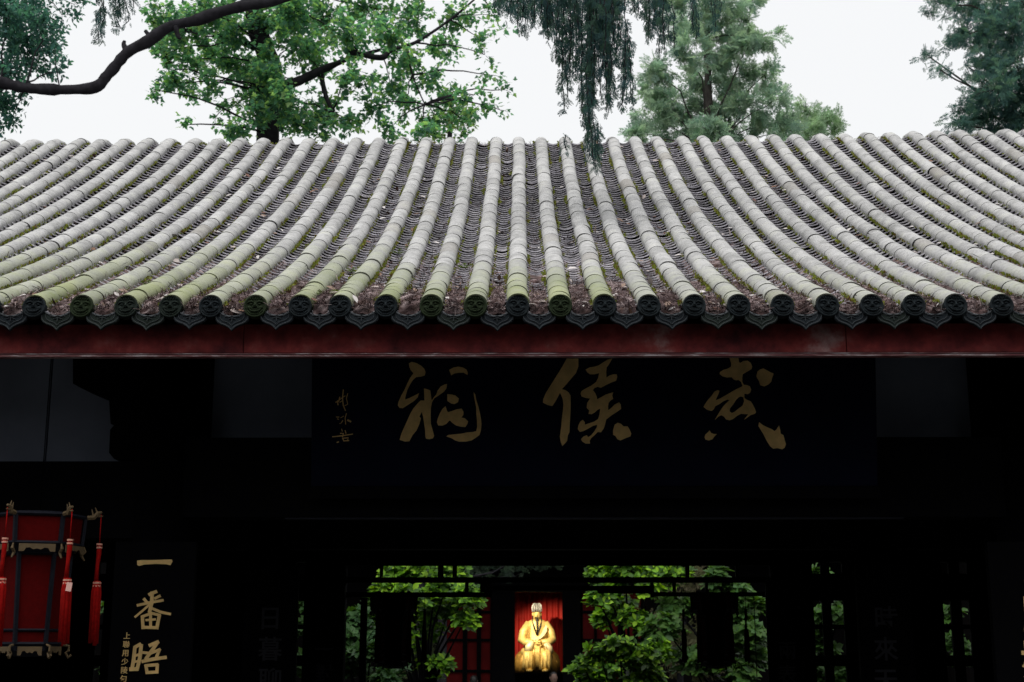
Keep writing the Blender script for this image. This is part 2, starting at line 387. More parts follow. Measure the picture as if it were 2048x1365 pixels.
def pan_n(u, s): return -0.070 + .028 * u * u - .040 * max(0, 1 - s / .16) ** 1.3
def pan(mb, x, s0, wd, col, dj):
    hw = wd / 2; k = 6; L = 0.11; m = k + 1
    def row(s, n): return [RP(x + u * hw + dj[0], s + dj[1] * u, pan_n(u, s) + n + dj[2]) for u in (-1 + 2 * j / k for j in range(m))]
    def strip(rs): mb.add([p for r in rs for p in r], [(i * m + j, i * m + j + 1, (i + 1) * m + j + 1, (i + 1) * m + j) for i in range(len(rs) - 1) for j in range(k)])
    mb.col = (*(min(1.7, 1.5 * q) for q in col[:3]), 1); strip([row(s0, -.0068), row(s0 + .003, -.001), row(s0 + .009, 0)])  # lip brightened: the lit rim is painted into its colour
    mb.col = (*(.30 * q for q in col[:3]), 1); strip([row(s0 + .009, 0), row(s0 + L, -.041)]); strip([row(s0 + .03, -.012), row(s0, -.0068)])  # top and underside darkened: gap shade painted into the pan

# barrels: list then choose the 300 that show largest
blist = []
for c in cols:
    i = c[0]; s = 0.02; gside = 1.0 if i <= 13 else 0.42
    gcol = gside * random.uniform(0.55, 1.0)
    while s < SEND:
        L = random.uniform(0.22, 0.35) if s > 0.5 else random.uniform(0.12, 0.22)
        br = random.uniform(0.84, 1.08); brown = 0.0
        if random.random() < 0.03: brown = random.uniform(0.2, 0.5)
        moss = 1.15 * gcol * max(0, 1 - s / (2.3 if i < 8 else 1.3)) ** 0.8 + 0.10 * random.random()
        dj = (random.uniform(-.0025, .0025), random.uniform(-.002, .002), random.uniform(-.0012, .0018) + (0.005 if random.random() < .07 else 0))
        sl = random.random(); gp = random.uniform(.004, .014) if sl < .05 else 0
        if sl < .05: dj = (dj[0] * 2, dj[1] * 2.5, dj[2] + random.uniform(0, .006))
        blist.append((c, s, s + L - gp, (br, min(moss, 1), brown, 1), dj)); s += L
def score(x, s):
    px, py, z = proj(RP(x, s, 0)); inside = -20 < px < 2068 and py > 0
    return (-z if inside else -999)
order = sorted(range(len(blist)), key=lambda k: -score(colx(blist[k][0], blist[k][1]), (blist[k][1] + blist[k][2]) / 2))
top = set(order[:300]); rest = MB()
for k, b in enumerate(blist):
    if k in top:
        mb = MB(); barrel(mb, *b); mb.build('barrel_tile', M['tile'], roof, True)
    else: barrel(rest, *b)
o = rest.build('upper_barrel_tiles', M['tile'], roof, True); o['kind'] = 'stuff'
# mortar bed under each barrel line so no gap shows between the tiles
mb = MB(); mb.col = (0.10, 0.10, 0.10, 1)
for c in cols:
    rings = []
    for s in np.linspace(0.02, SEND, 48):
        x = colx(c, s); rings.append([RP(x - .05, s, -.11), RP(x - .046, s, -.026), RP(x - .025, s, -.012), RP(x, s, -.0065), RP(x + .025, s, -.012), RP(x + .046, s, -.026), RP(x + .05, s, -.11)])
    mb.loft(rings, False)
o = mb.build('mortar_bedding', M['pan'], roof); o['kind'] = 'stuff'
# pans
EXP = 0.083; plist = []
for a, b in zip(cols[:-1], cols[1:]):
    s = 0.015; slip = 0
    while s < SCREST + 0.35:
        x = (colx(a, s) + colx(b, s)) / 2; wd = colx(b, s) - colx(a, s) - 0.085
        v = random.uniform(0.55, 1.1) * (1 + .45 * N3(a[0] * 2.7, s * 1.3, 9)); dj = (random.uniform(-.003, .003), random.uniform(-.004, .004), random.uniform(-.0015, .0015))
        if random.random() < .03: dj = (dj[0], random.uniform(-.018, .018), 0.006)
        plist.append((x, s, wd, (v, v, v * random.uniform(1, 1.06), 1), dj)); s += EXP * random.uniform(.95, 1.05)
order = sorted(range(len(plist)), key=lambda k: -score(plist[k][0], plist[k][1])); top = set(order[:300]); rest = MB()
for k, b in enumerate(plist):
    if k in top:
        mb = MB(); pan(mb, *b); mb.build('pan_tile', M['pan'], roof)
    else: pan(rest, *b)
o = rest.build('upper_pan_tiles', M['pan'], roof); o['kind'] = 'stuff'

# round tile ends with a smiling face in relief
def end_mesh(moss):
    m = MB(); m.col = (1, moss, 0, 1); rr = 0.0765; n = 24; SCL = .77
    prof_ = [(0.004, 0.045), (rr, 0.045), (rr, 0.0), (rr - .004, -.005), (rr - .010, -.004), (rr - .013, 0.002), (0.03, 0.0), (0.004, -0.003)]
    m.loft([[(r * math.cos(2 * math.pi * j / n), y, r * math.sin(2 * math.pi * j / n)) for j in range(n)] for r, y in prof_])
    for sg in (-1, 1):
        m.tube([(sg * .010, -.004, .022), (sg * .024, -.008, .031), (sg * .042, -.005, .028), (sg * .052, -.002, .017)], [.004, .0065, .006, .003], 6)   # brow
        m.ell((sg * .026, -.002, .014), (.012, .008, .0065), 8, 5)                                                                       # eye
        m.ell((sg * .036, -.001, -.010), (.015, .009, .013), 8, 5)                                                                      # cheek
        m.tube([(sg * .010, -.005, -.008), (sg * .030, -.007, -.018), (sg * .046, -.004, -.008)], [.003, .003, .002], 5)
    m.tube([(0, -.004, .024), (0, -.010, .008), (0, -.016, -.004)], [.004, .006, .010], 7); m.ell((0, -.010, -.004), (.014, .009, .007), 8, 5)
    m.tube([(-.040, -.003, -.016), (-.024, -.008, -.033), (0, -.010, -.039), (.024, -.008, -.033), (.040, -.003, -.016)], [.003, .005, .006, .005, .003], 6)
    m.tube([(-.030, -.003, -.018), (-.016, -.006, -.024), (0, -.007, -.026), (.016, -.006, -.024), (.030, -.003, -.018)], [.002, .004, .0045, .004, .002], 6)
    m.tube([(-.050, -.002, -.028), (-.030, -.004, -.052), (0, -.005, -.058), (.030, -.004, -.052), (.050, -.002, -.028)], .003, 5)
    for k in range(5): m.tube([(-.030 + .015 * k, -.002, .044), (-.034 + .017 * k, -.004, .058)], .003, 5)
    m.v = [(a * SCL, b * SCL, c * SCL) for a, b, c in m.v]
    return m.mesh('tile_end', True)
def drip_mesh(moss):
    m = MB(); m.col = (1, moss, 0, 1); W = .086; SCL = (.80, 1, .93)
    outl = []
    for j in range(11):
        u = -1 + 2 * j / 10; outl.append((u * W, -0.030 + 0.030 * u * u))
    hf = [(.096, -.006), (.106, -.020), (.108, -.038), (.102, -.054), (.088, -.068), (.066, -.078), (.042, -.085), (.018, -.097)]; outl += hf + [(0, -.114)] + [(-u, v) for u, v in hf[::-1]]
    m.poly(outl, [], lambda u, v: (u, 0.012, v), Vector((0, -1, 0)), 0.012)
    top_ = [(u, -.0, v - .003) for u, v in outl[:11]]; m.col = (1, moss, 1, 1); m.tube(top_, .0055, 6); m.col = (1, moss, .25, 1)  # rim highlight painted through the blue channel, weaker on the relief
    bot = [(u * .93, -.002, v + .004) for u, v in outl[11:]]; m.tube(bot, .0045, 6)
    inn = [(u * .70, -.002, -.020 + (v + .020) * .70) for u, v in outl[10:]]; m.tube(inn, .003, 5)
    m.tube([(-.045, -.002, -.030), (-.02, -.004, -.036), (0, -.005, -.032), (.02, -.004, -.036), (.045, -.002, -.030)], .003, 5)
    m.tube([(-.026, -.002, -.050), (-.01, -.004, -.044), (.01, -.004, -.044), (.026, -.002, -.050)], .0028, 5)
    m.tube([(0, -.003, -.034), (0, -.005, -.064)], .003, 5)
    for sg in (-1, 1): m.tube([(sg * .056, -.002, -.024), (sg * .044, -.004, -.020), (sg * .036, -.003, -.028), (sg * .046, -.002, -.036)], .0026, 5)
    bk = []
    for dy_, dz_ in ((.004, -.003), (.03, .006), (.16, .070)):
        bk += [(u, dy_, v + dz_) for u, v in outl[:11]]
    m.add(bk, [(i * 11 + j, i * 11 + j + 1, (i + 1) * 11 + j + 1, (i + 1) * 11 + j) for i in range(2) for j in range(10)])
    m.v = [(a * SCL[0], b * SCL[1], c * SCL[2]) for a, b, c in m.v]
    return m.mesh('drip_tile', False)
EM = [end_mesh(0.05), end_mesh(0.95), end_mesh(0.4)]; DM = [drip_mesh(0.0), drip_mesh(0.35)]
mossy_ends = {1: 1, 2: 2, 3: 2, 5: 1, 9: 1, 10: 1, 12: 1}
for c in cols:
    x = colx(c, 0.0); p = RP(x, -0.004, -0.0575)
    o = link('tile_end', EM[mossy_ends.get(c[0], 0)], M['end'], roof, p); o.rotation_euler = (R(-8 + random.uniform(-3, 3)), random.uniform(-.12, .12), random.uniform(-.05, .05))
for a, b in zip(cols[:-1], cols[1:]):
    x = (colx(a, 0) + colx(b, 0)) / 2; p = RP(x, 0.0, -0.078); p = (p[0] + random.uniform(-.004, .004), p[1] + .004, p[2] + random.uniform(-.004, .002))
    o = link('drip_tile', DM[1 if random.random() < .25 else 0], M['end'], roof, p); o.rotation_euler = (R(-10 + random.uniform(-4, 4)), random.uniform(-.03, .03), random.uniform(-.04, .04))

# eave board, trim
fy = EY + 0.17; zb = at(1024, 705, fy).z
xb = -6.3
for wl in (2.75, 2.15, 3.05, 2.4, 2.85):
    MB().box((xb + wl / 2, fy + .02 + random.uniform(-.002, .002), (zb + 3.80) / 2), (wl - .004, .04, 3.80 - zb)).build('eave_board', M['fascia'], hall); xb += wl
z1 = at(1024, 707.5, fy).z; z2 = at(1024, 712.5, fy).z; hh = (z1 - z2) * .62
MB().box((0.3, fy + .014, z1 - .001), (13.2, .044, hh * .55)).build('eave_trim', M['trim'], hall)
MB().box((0.3, fy + .008, z2), (13.2, .048, hh)).build('eave_trim', M['trim'], hall)
MB().box((0.3, fy + .030, (z1 + z2) / 2), (13.2, .02, .02)).build('eave_fillet', M['black'], hall)

# columns and beams
ROW = (8.2, 11.7, 15.8); ZF = 0.14
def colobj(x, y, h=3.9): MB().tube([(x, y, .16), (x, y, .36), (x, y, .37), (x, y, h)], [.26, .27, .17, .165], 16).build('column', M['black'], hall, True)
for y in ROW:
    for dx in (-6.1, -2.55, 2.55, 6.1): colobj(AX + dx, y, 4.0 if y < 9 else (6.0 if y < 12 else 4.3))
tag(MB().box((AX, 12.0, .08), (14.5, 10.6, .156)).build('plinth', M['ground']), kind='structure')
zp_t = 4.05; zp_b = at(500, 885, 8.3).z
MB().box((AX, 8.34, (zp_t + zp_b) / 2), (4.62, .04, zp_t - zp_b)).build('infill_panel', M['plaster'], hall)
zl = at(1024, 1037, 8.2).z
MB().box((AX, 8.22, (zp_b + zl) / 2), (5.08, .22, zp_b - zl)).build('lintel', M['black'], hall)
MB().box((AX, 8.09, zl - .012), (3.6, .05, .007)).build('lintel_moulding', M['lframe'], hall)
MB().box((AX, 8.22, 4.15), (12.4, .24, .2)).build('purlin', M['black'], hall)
# left and right bay infill with the stepped bracket in front of it
zlb = at(120, 930, 8.3).z
for sg in (-1, 1):
    x0, x1 = (AX + sg * 2.62, AX + sg * 6.05)
    MB().box(((x0 + x1) / 2, 8.24, (zlb + zl) / 2 - .06), (abs(x1 - x0), .2, zlb - zl + .12)).build('lintel', M['black'], hall)
    for k in range(3):
        xa = x0 + (x1 - x0) * (0.0, 0.205, 0.62)[k]; xb = x0 + (x1 - x0) * (0.202, 0.617, 1.0)[k]
        MB().box(((xa + xb) / 2, 8.36, (zp_t + zlb) / 2), (abs(xb - xa), .04, zp_t - zlb)).build('infill_panel', M['plaster'], hall)
    pts = [(150, 690), (150, 770), (180, 785), (222, 803), (225, 850), (232, 853), (224, 862), (222, 908), (232, 920), (262, 922), (300, 922), (300, 690)]
    bx = AX - 2.55
    P = [(at(px, py, 8.24).x - bx, at(px, py, 8.24).z) for px, py in pts]
    MB().poly([(AX + sg * 2.55 - (-sg if sg < 0 else 1) * 0 + (u if sg < 0 else -u), v) for u, v in P], [], lambda u, v: (u, 8.30, v), Vector((0, -1, 0)), .10).build('bracket', M['black'], hall)
for sg in (-1, 1):                          # posts flanking the middle panel
    MB().box((AX + sg * 2.38, 8.27, (zp_t + zp_b) / 2), (.14, .10, zp_t - zp_b)).build('post', M['black'], hall)
# ceiling, side walls, inner beams
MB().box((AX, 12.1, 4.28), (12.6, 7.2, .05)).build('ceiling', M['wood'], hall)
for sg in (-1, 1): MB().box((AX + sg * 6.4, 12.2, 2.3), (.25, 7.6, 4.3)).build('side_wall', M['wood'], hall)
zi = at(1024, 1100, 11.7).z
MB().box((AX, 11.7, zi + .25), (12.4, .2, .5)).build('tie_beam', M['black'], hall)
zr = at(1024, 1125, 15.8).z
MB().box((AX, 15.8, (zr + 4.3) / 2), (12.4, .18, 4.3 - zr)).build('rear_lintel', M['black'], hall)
MB().box((AX + .05, 15.69, zr + .06), (3.4, .03, .012)).build('lintel_moulding', M['lframe'], hall)
# hanging lattice at the back of the middle bay
lat = MB().box((AX, 15.8, zr - .02), (4.8, .05, .04)).build('hanging_lattice', M['black'], hall)
def slat(px0, py0, px1, py1, Y=15.8, par=None):
    a, b = at(px0, py0, Y), at(px1, py1, Y)
    MB().box(((a.x + b.x) / 2, Y, (a.z + b.z) / 2), (abs(b.x - a.x), .045, abs(a.z - b.z))).build('slat', M['black'], par or lat)
slat(690, 1155, 1560, 1166); slat(690, 1185, 985, 1195); slat(960, 1166.5, 985, 1184.5); slat(965, 1172, 1300, 1182, 15.84); slat(1195, 1182, 1302, 1187, 15.82)
slat(1300, 1166.5, 1308, 1195); slat(1300, 1185, 1540, 1193, 15.78); slat(876, 1126, 887, 1154.5); slat(905, 1126, 914, 1154.5); slat(1370, 1126, 1379, 1154.5)
slat(930, 1166.5, 937, 1184.5); slat(1345, 1166.5, 1352, 1184.5); slat(1410, 1166.5, 1416, 1184.5); slat(1470, 1126, 1476, 1154.5); slat(760, 1126, 766, 1154.5)
slat(722, 1195.5, 730, 1420); slat(1508, 1193.5, 1516, 1420)
# lattice screens across the rear side bays
for sg in (-1, 1):
    sc_ = MB().box((AX + sg * 4.32, 15.8, 0.62), (3.3, .06, .9)).build('lattice_screen', M['black'], hall)
    for k, wv in enumerate((.286, .10, .20, .286, .286, .286, .12, .286, .15, .286, .286, .286)):
        MB().box((AX + sg * (2.72 + .29 * k), 15.8, (1.07 + zr) / 2), (wv, .045, zr - 1.07)).build('slat', M['black'], sc_)
    for z_, h_ in ((1.62, .05), (2.05, .12), (2.42, .05), (2.86, .3)): MB().box((AX + sg * 4.32, 15.84, z_), (3.3, .03, h_)).build('slat', M['black'], sc_)

# ------------------------------------------------------------------ the name plaque
pn = Vector((0, -math.cos(R(9)), -math.sin(R(9)))); pc = Vector((AX, 7.95, at(1024, 835, 7.95).z))
pl = empty('name_plaque', (AX, 7.95, pc.z - .4), 'wide navy plaque with three large gilt brush characters under the eave', 'plaque')
pu = Vector((1, 0, 0)); pv = pn.cross(pu) * -1
if pv.z < 0: pv = -pv
def plq(u, v): return pc + pu * u + pv * v
hw, hv = 1.645, 0.40
m_ = MB(); m_.poly([(-hw, -hv), (hw, -hv), (hw, hv + .1), (-hw, hv + .1)], [], lambda u, v: plq(u, v) - pn * .05, pn, .05); m_.build('board', M['navy'], pl)
m_ = MB(); m_.poly([(-hw - .02, -hv - .07), (hw + .02, -hv - .07), (hw, -hv - .002), (-hw, -hv - .002)], [], lambda u, v: plq(u, v) - pn * .05, pn, .075); m_.build('frame', M['black'], pl)
def traced(polys, ox, oy, sc, name, mat, parent, p0, n, thick=.008, holes=()):
    m = MB()
    for i, pg in enumerate(polys):
        hl = [h for (k, h) in holes if k == i]
        m.poly(pg, hl, lambda u, v: onplane(ox + u / sc, oy + v / sc, p0, n), n, thick)
    return m.build(name, mat, parent)
CI = [[(235,170),(270,150),(330,165),(390,200),(430,240),(442,280),(430,320),(380,335),(325,340),(285,375),(250,430),(215,500),(190,590),(190,618),(240,600),(300,570),(360,540),(345,590),(300,635),(230,680),(160,725),(120,722),(98,690),(105,650),(140,570),(180,500),(215,420),(250,350),(292,292),(255,250),(240,210)],
 [(422,480),(460,488),(500,505),(508,560),(515,620),(525,622),(545,590),(575,555),(590,510),(630,455),(680,430),(710,425),(700,480),(670,520),(600,570),(550,602),(522,650),(508,720),(505,820),(508,920),(530,1000),(548,1070),(530,1100),(490,1110),(450,1105),(440,1080),(438,1000),(425,920),(412,830),(395,770),(365,830),(385,850),(365,920),(330,1000),(280,1060),(240,1135),(190,1140),(120,1118),(140,1050),(165,990),(215,880),(250,800),(290,730),(340,670),(380,630),(428,630),(425,560)],
 [(735,250),(790,220),(850,210),(910,222),(950,245),(965,285),(962,315),(915,285),(850,285),(800,295),(760,318)],
 [(712,550),(760,555),(810,565),(855,605),(845,650),(800,675),(760,668),(712,635)],
 [(690,700),(705,750),(720,775),(770,760),(830,738),(890,730),(912,770),(910,810),(885,840),(930,850),(970,890),(960,920),(935,960),(880,955),(820,940),(770,905),(750,880),(735,880),(700,920),(650,942),(600,940),(582,900),(595,850),(620,790),(650,735)],
 [(1040,525),(1060,560),(1070,620),(1095,700),(1115,780),(1130,860),(1135,920),(1128,1000),(1110,1060),(1060,1095),(1010,1125),(940,1140),(860,1140),(810,1125),(770,1100),(700,1075),(720,1058),(800,1048),(880,1042),(960,1025),(1030,1020),(1070,1010),(1082,960),(1080,880),(1072,800),(1070,720),(1055,640),(1042,580)]]
HOU = [[(455,110),(600,110),(600,210),(570,290),(510,360),(450,430),(395,490),(440,500),(480,530),(503,570),(505,650),(503,750),(498,850),(492,950),(490,1020),(470,1060),(460,1130),(440,1155),(400,1195),(380,1140),(370,1080),(378,1020),(388,950),(395,860),(408,760),(415,680),(405,610),(385,560),(372,535),(345,590),(310,650),(275,700),(215,685),(160,655),(165,610),(200,530),(250,450),(300,370),(350,290),(400,210)],
 [(690,245),(740,218),(800,210),(850,195),(910,155),(960,125),(1020,110),(975,190),(950,220),(945,280),(948,345),(985,320),(1030,305),(1075,305),(1082,340),(1068,385),(1000,410),(940,440),(880,472),(840,460),(800,475),(780,500),(810,540),(830,590),(832,615),(880,590),(940,555),(990,540),(1033,528),(1020,570),(1032,610),(1000,630),(975,660),(968,700),(970,750),(1010,720),(1050,680),(1105,652),(1125,680),(1130,735),(1080,770),(1010,815),(945,865),(930,930),(915,975),(880,1025),(840,1020),(800,1060),(760,1095),(740,1130),(745,1165),(690,1165),(650,1140),(632,1110),(665,1075),(705,1060),(720,1085),(760,1060),(800,1010),(830,960),(832,930),(780,945),(720,980),(660,1010),(620,1020),(592,985),(600,940),(625,890),(655,868),(680,900),(680,930),(740,910),(800,890),(845,860),(862,800),(872,730),(840,745),(800,780),(765,800),(725,795),(735,755),(702,720),(710,660),(745,605),(690,598),(640,580),(627,545),(640,510),(700,475),(760,445),(820,400),(845,350),(858,290),(800,305),(745,305),(710,280)],
 [(1090,905),(1130,920),(1160,950),(1210,950),(1235,990),(1255,1040),(1245,1075),(1190,1095),(1120,1125),(1085,1110),(1060,1070),(1030,1055),(1030,1000),(1050,930)]]
WU = [[(425,95),(535,95),(545,150),(555,165),(600,140),(650,135),(690,165),(708,210),(700,240),(640,275),(590,305),(585,345),(585,400),(605,435),(640,438),(680,455),(695,495),(680,535),(655,552),(610,545),(612,600),(640,620),(690,640),(715,680),(740,730),(755,775),(740,795),(690,810),(650,840),(610,865),(660,800),(620,800),(570,795),(520,820),(470,860),(430,875),(385,865),(360,830),(325,812),(290,830),(245,870),(280,810),(310,760),(350,700),(400,650),(428,625),(400,618),(350,640),(300,675),(250,700),(230,740),(205,760),(150,745),(105,710),(120,680),(160,620),(205,570),(240,520),(280,500),(302,510),(290,550),(265,600),(255,628),(310,605),(370,570),(440,530),(510,490),(570,462),(590,450),(570,400),(540,375),(510,380),(480,370),(455,340),(400,345),(340,330),(305,300),(310,275),(350,250),(410,232),(445,210),(450,175)],
 [(845,232),(900,260),(945,285),(970,290),(970,310),(955,350),(945,395),(910,430),(860,455),(808,440),(795,390),(770,350),(760,325),(775,270),(805,245)],
 [(795,900),(840,935),(900,965),(950,985),(985,1010),(1010,990),(1040,940),(1055,1000),(1060,1040),(1095,1060),(1110,1120),(1125,1170),(1110,1215),(1080,1235),(1020,1220),(970,1228),(930,1195),(890,1130),(850,1050),(810,985),(785,945)],
 [(180,1000),(195,1030),(230,1045),(270,1045),(235,1080),(215,1110),(170,1125),(130,1115),(118,1085),(130,1050),(160,1025)]]
WUH = [(0, [(570,580),(600,590),(608,640),(590,690),(540,730),(490,770),(455,785),(428,765),(430,730),(470,680),(510,620),(540,590)])]
k_ = 1365 / 220
traced(CI, 780, 700, k_, 'character', M['gilt'], pl, pc, pn); traced(HOU, 1060, 700, k_, 'character', M['gilt'], pl, pc, pn); traced(WU, 1390, 700, k_, 'character', M['gilt'], pl, pc, pn, holes=WUH)
def strokes(lst, ox, oy, sc, name, mat, parent, p0, n, thick=.006, wf=1.0):
    m = MB()
    for pts, wd in lst:
        wd *= wf; left = []; right = []; k = len(pts)
        for i, (x, y) in enumerate(pts):
            a = pts[max(i - 1, 0)]; b = pts[min(i + 1, k - 1)]; dx, dy = b[0] - a[0], b[1] - a[1]; l = math.hypot(dx, dy) or 1
            nx, ny = -dy / l, dx / l; ww = wd * (0.5 if 0 < i < k - 1 else 0.46)
            e = 0 if 0 < i < k - 1 else (wd * .25 if i else -wd * .25)
            cx_, cy_ = x + dx / l * e, y + dy / l * e
            left.append((cx_ + nx * ww, cy_ + ny * ww)); right.append((cx_ - nx * ww, cy_ - ny * ww))
        m.poly(left + right[::-1], [], lambda u, v: onplane(ox + u / sc, oy + v / sc, p0, n), n, thick * random.uniform(.8, 1.2))
    return m.build(name, mat, parent)
SIG = [[([(570,255),(556,400),(568,520),(605,612)], 18), ([(440,468),(490,452),(510,380)], 20), ([(470,440),(478,515)], 18), ([(500,430),(540,400),(600,360)], 14), ([(510,470),(560,440)], 14), ([(645,320),(622,400),(645,505),(595,525)], 12)],
       [([(450,720),(495,722)], 18), ([(470,752),(490,762)], 16), ([(525,735),(575,705)], 12), ([(622,660),(600,740),(610,845)], 14), ([(560,780),(535,820)], 16), ([(645,775),(695,800)], 34), ([(505,835),(530,825)], 12)],
       [([(385,1058),(560,1040),(730,1012)], 18), ([(540,925),(552,965)], 12), ([(600,950),(615,1000)], 16), ([(520,1000),(570,1000),(555,1060)], 18), ([(555,1080),(580,1130)], 18), ([(560,1085),(655,1075),(640,1120)], 18), ([(575,1130),(665,1122)], 20), ([(460,1155),(490,1145)], 20)]]
for s_ in SIG: strokes(s_, 620, 750, 1024 / 120, 'signature_character', M['gilt'], pl, pc, pn, .004)

# ------------------------------------------------------------------ couplet boards
def text_mesh(ch, size):
    cu = bpy.data.curves.new('t', 'FONT'); cu.body = ch; cu.size = size; cu.extrude = .004; cu.align_x = 'CENTER'; cu.align_y = 'CENTER'; cu.resolution_u = 3; cu.offset = size * .012
    ob = bpy.data.objects.new('t', cu); col0.objects.link(ob); dg = bpy.context.evaluated_depsgraph_get(); dg.update()
    me = bpy.data.meshes.new_from_object(ob.evaluated_get(dg)); bpy.data.objects.remove(ob); me.materials.clear(); return me
def textchar(ch, size, p, parent, mat='gilt'):
    o = link('character', text_mesh(ch, size), M[mat], parent, p); o.rotation_euler = (R(90), 0, 0); return o
def board(px, Y, ztop, wd, label):
    x = at(px, 1290, Y).x; b = empty('couplet_board', (x, Y, .5), label, 'sign')
    MB().box((x, Y, (ztop + .5) / 2), (wd, .05, ztop - .5)).build('board', M['black'], b); return b, x, Y - .026
b, bx, by = board(303, 7.98, at(300, 1085, 8).z, .46, 'tall black couplet board with large gilt characters right of the red lantern')
p0 = Vector((bx, by, 2.5)); fn = Vector((0, -1, 0))
traced([[(262,200),(300,195),(420,195),(530,190),(595,190),(600,210),(580,245),(540,235),(430,232),(330,238),(280,252),(262,240)]], 220, 1080, 4.789, 'character', M['gilt'], b, p0, fn, .006)
FAN = [([(445,497),(405,512),(378,525)], 32), ([(405,505),(402,600),(380,692)], 34), ([(265,628),(380,602),(508,580)], 27), ([(328,568),(352,596)], 30), ([(480,538),(432,562)], 27), ([(392,610),(325,670),(242,740)], 21), ([(410,660),(485,692),(578,712)], 27),
       ([(312,735),(318,848)], 32), ([(305,738),(400,704),(478,722)], 28), ([(474,724),(450,848)], 34), ([(322,838),(445,842)], 32), ([(348,770),(435,762)], 24), ([(390,712),(390,838)], 28)]
WUO = [([(240,1030),(228,1150),(212,1240)], 34), ([(240,1030),(292,1000)], 34), ([(302,1008),(288,1130),(262,1240)], 34), ([(240,1110),(285,1098)], 26), ([(225,1172),(280,1160)], 24), ([(196,1240),(265,1238)], 40),
       ([(382,1012),(462,978)], 36), ([(455,985),(400,1065),(345,1140)], 34), ([(320,1080),(390,1088),(478,1050)], 28), ([(476,1050),(448,1120)], 30), ([(312,1165),(420,1142),(536,1126)], 34),
       ([(345,1202),(358,1278)], 32), ([(345,1206),(455,1196)], 32), ([(455,1196),(450,1272)], 32), ([(352,1272),(455,1266)], 32)]
strokes(FAN, 220, 1080, 4.789, 'character', M['gilt'], b, p0, fn); strokes(WUO, 220, 1080, 4.789, 'character', M['gilt'], b, p0, fn)
for i, ch in enumerate('\u5c0d\u53e4\u4eca\u60c5'):
    p = at(300 - 6 * i, 1415 + 92 * i, by)
    if p.z > .7: textchar(ch, .23, p, b)
for i, ch in enumerate('\u4e0a\u806f\u7528\u5c11\u9675\u53e5'):
    textchar(ch, .040, at(254 - 1.4 * i, 1273 + 17.2 * i, by), b)
b, bx, by = board(2068, 7.98, at(2060, 1085, 8).z, .46, 'tall black couplet board with orange-gilt characters cut by the right picture edge')
for i, ch in enumerate('\u4e09\u9867\u983b\u7169\u5929\u4e0b'):
    p = at(2086, 1140 + 92 * i, by)
    if p.z > .7: textchar(ch, .25, p, b)
for px, Y, lab, txt, s, y0, dy in ((540, 11.5, 'dim black couplet board inside the hall, second from the left', '\u65e5\u66ae\u804a\u70ba', .2, 1240, 62), (1772, 11.5, 'dim black couplet board inside the hall, nearest the right edge', '\u6642\u4f86\u5929\u5730', .2, 1240, 62),
                              (648, 15.6, 'dim black couplet board on the rear column left of the greenery', '\u4e00\u5c0d\u8db3\u5343', .21, 1302, 48), (1575, 15.6, 'dim black couplet board on the rear column right of the greenery', '\u5169\u8868\u916c\u4e09', .21, 1304, 48)):
    b, bx, by = board(px, Y, at(px, 1165 if Y > 12 else 1130, Y).z, .44, lab)
    for i, ch in enumerate(txt):
        p = at(px, y0 + dy * i, by)
        if p.z > .7: textchar(ch, s, p, b, 'dimgilt')

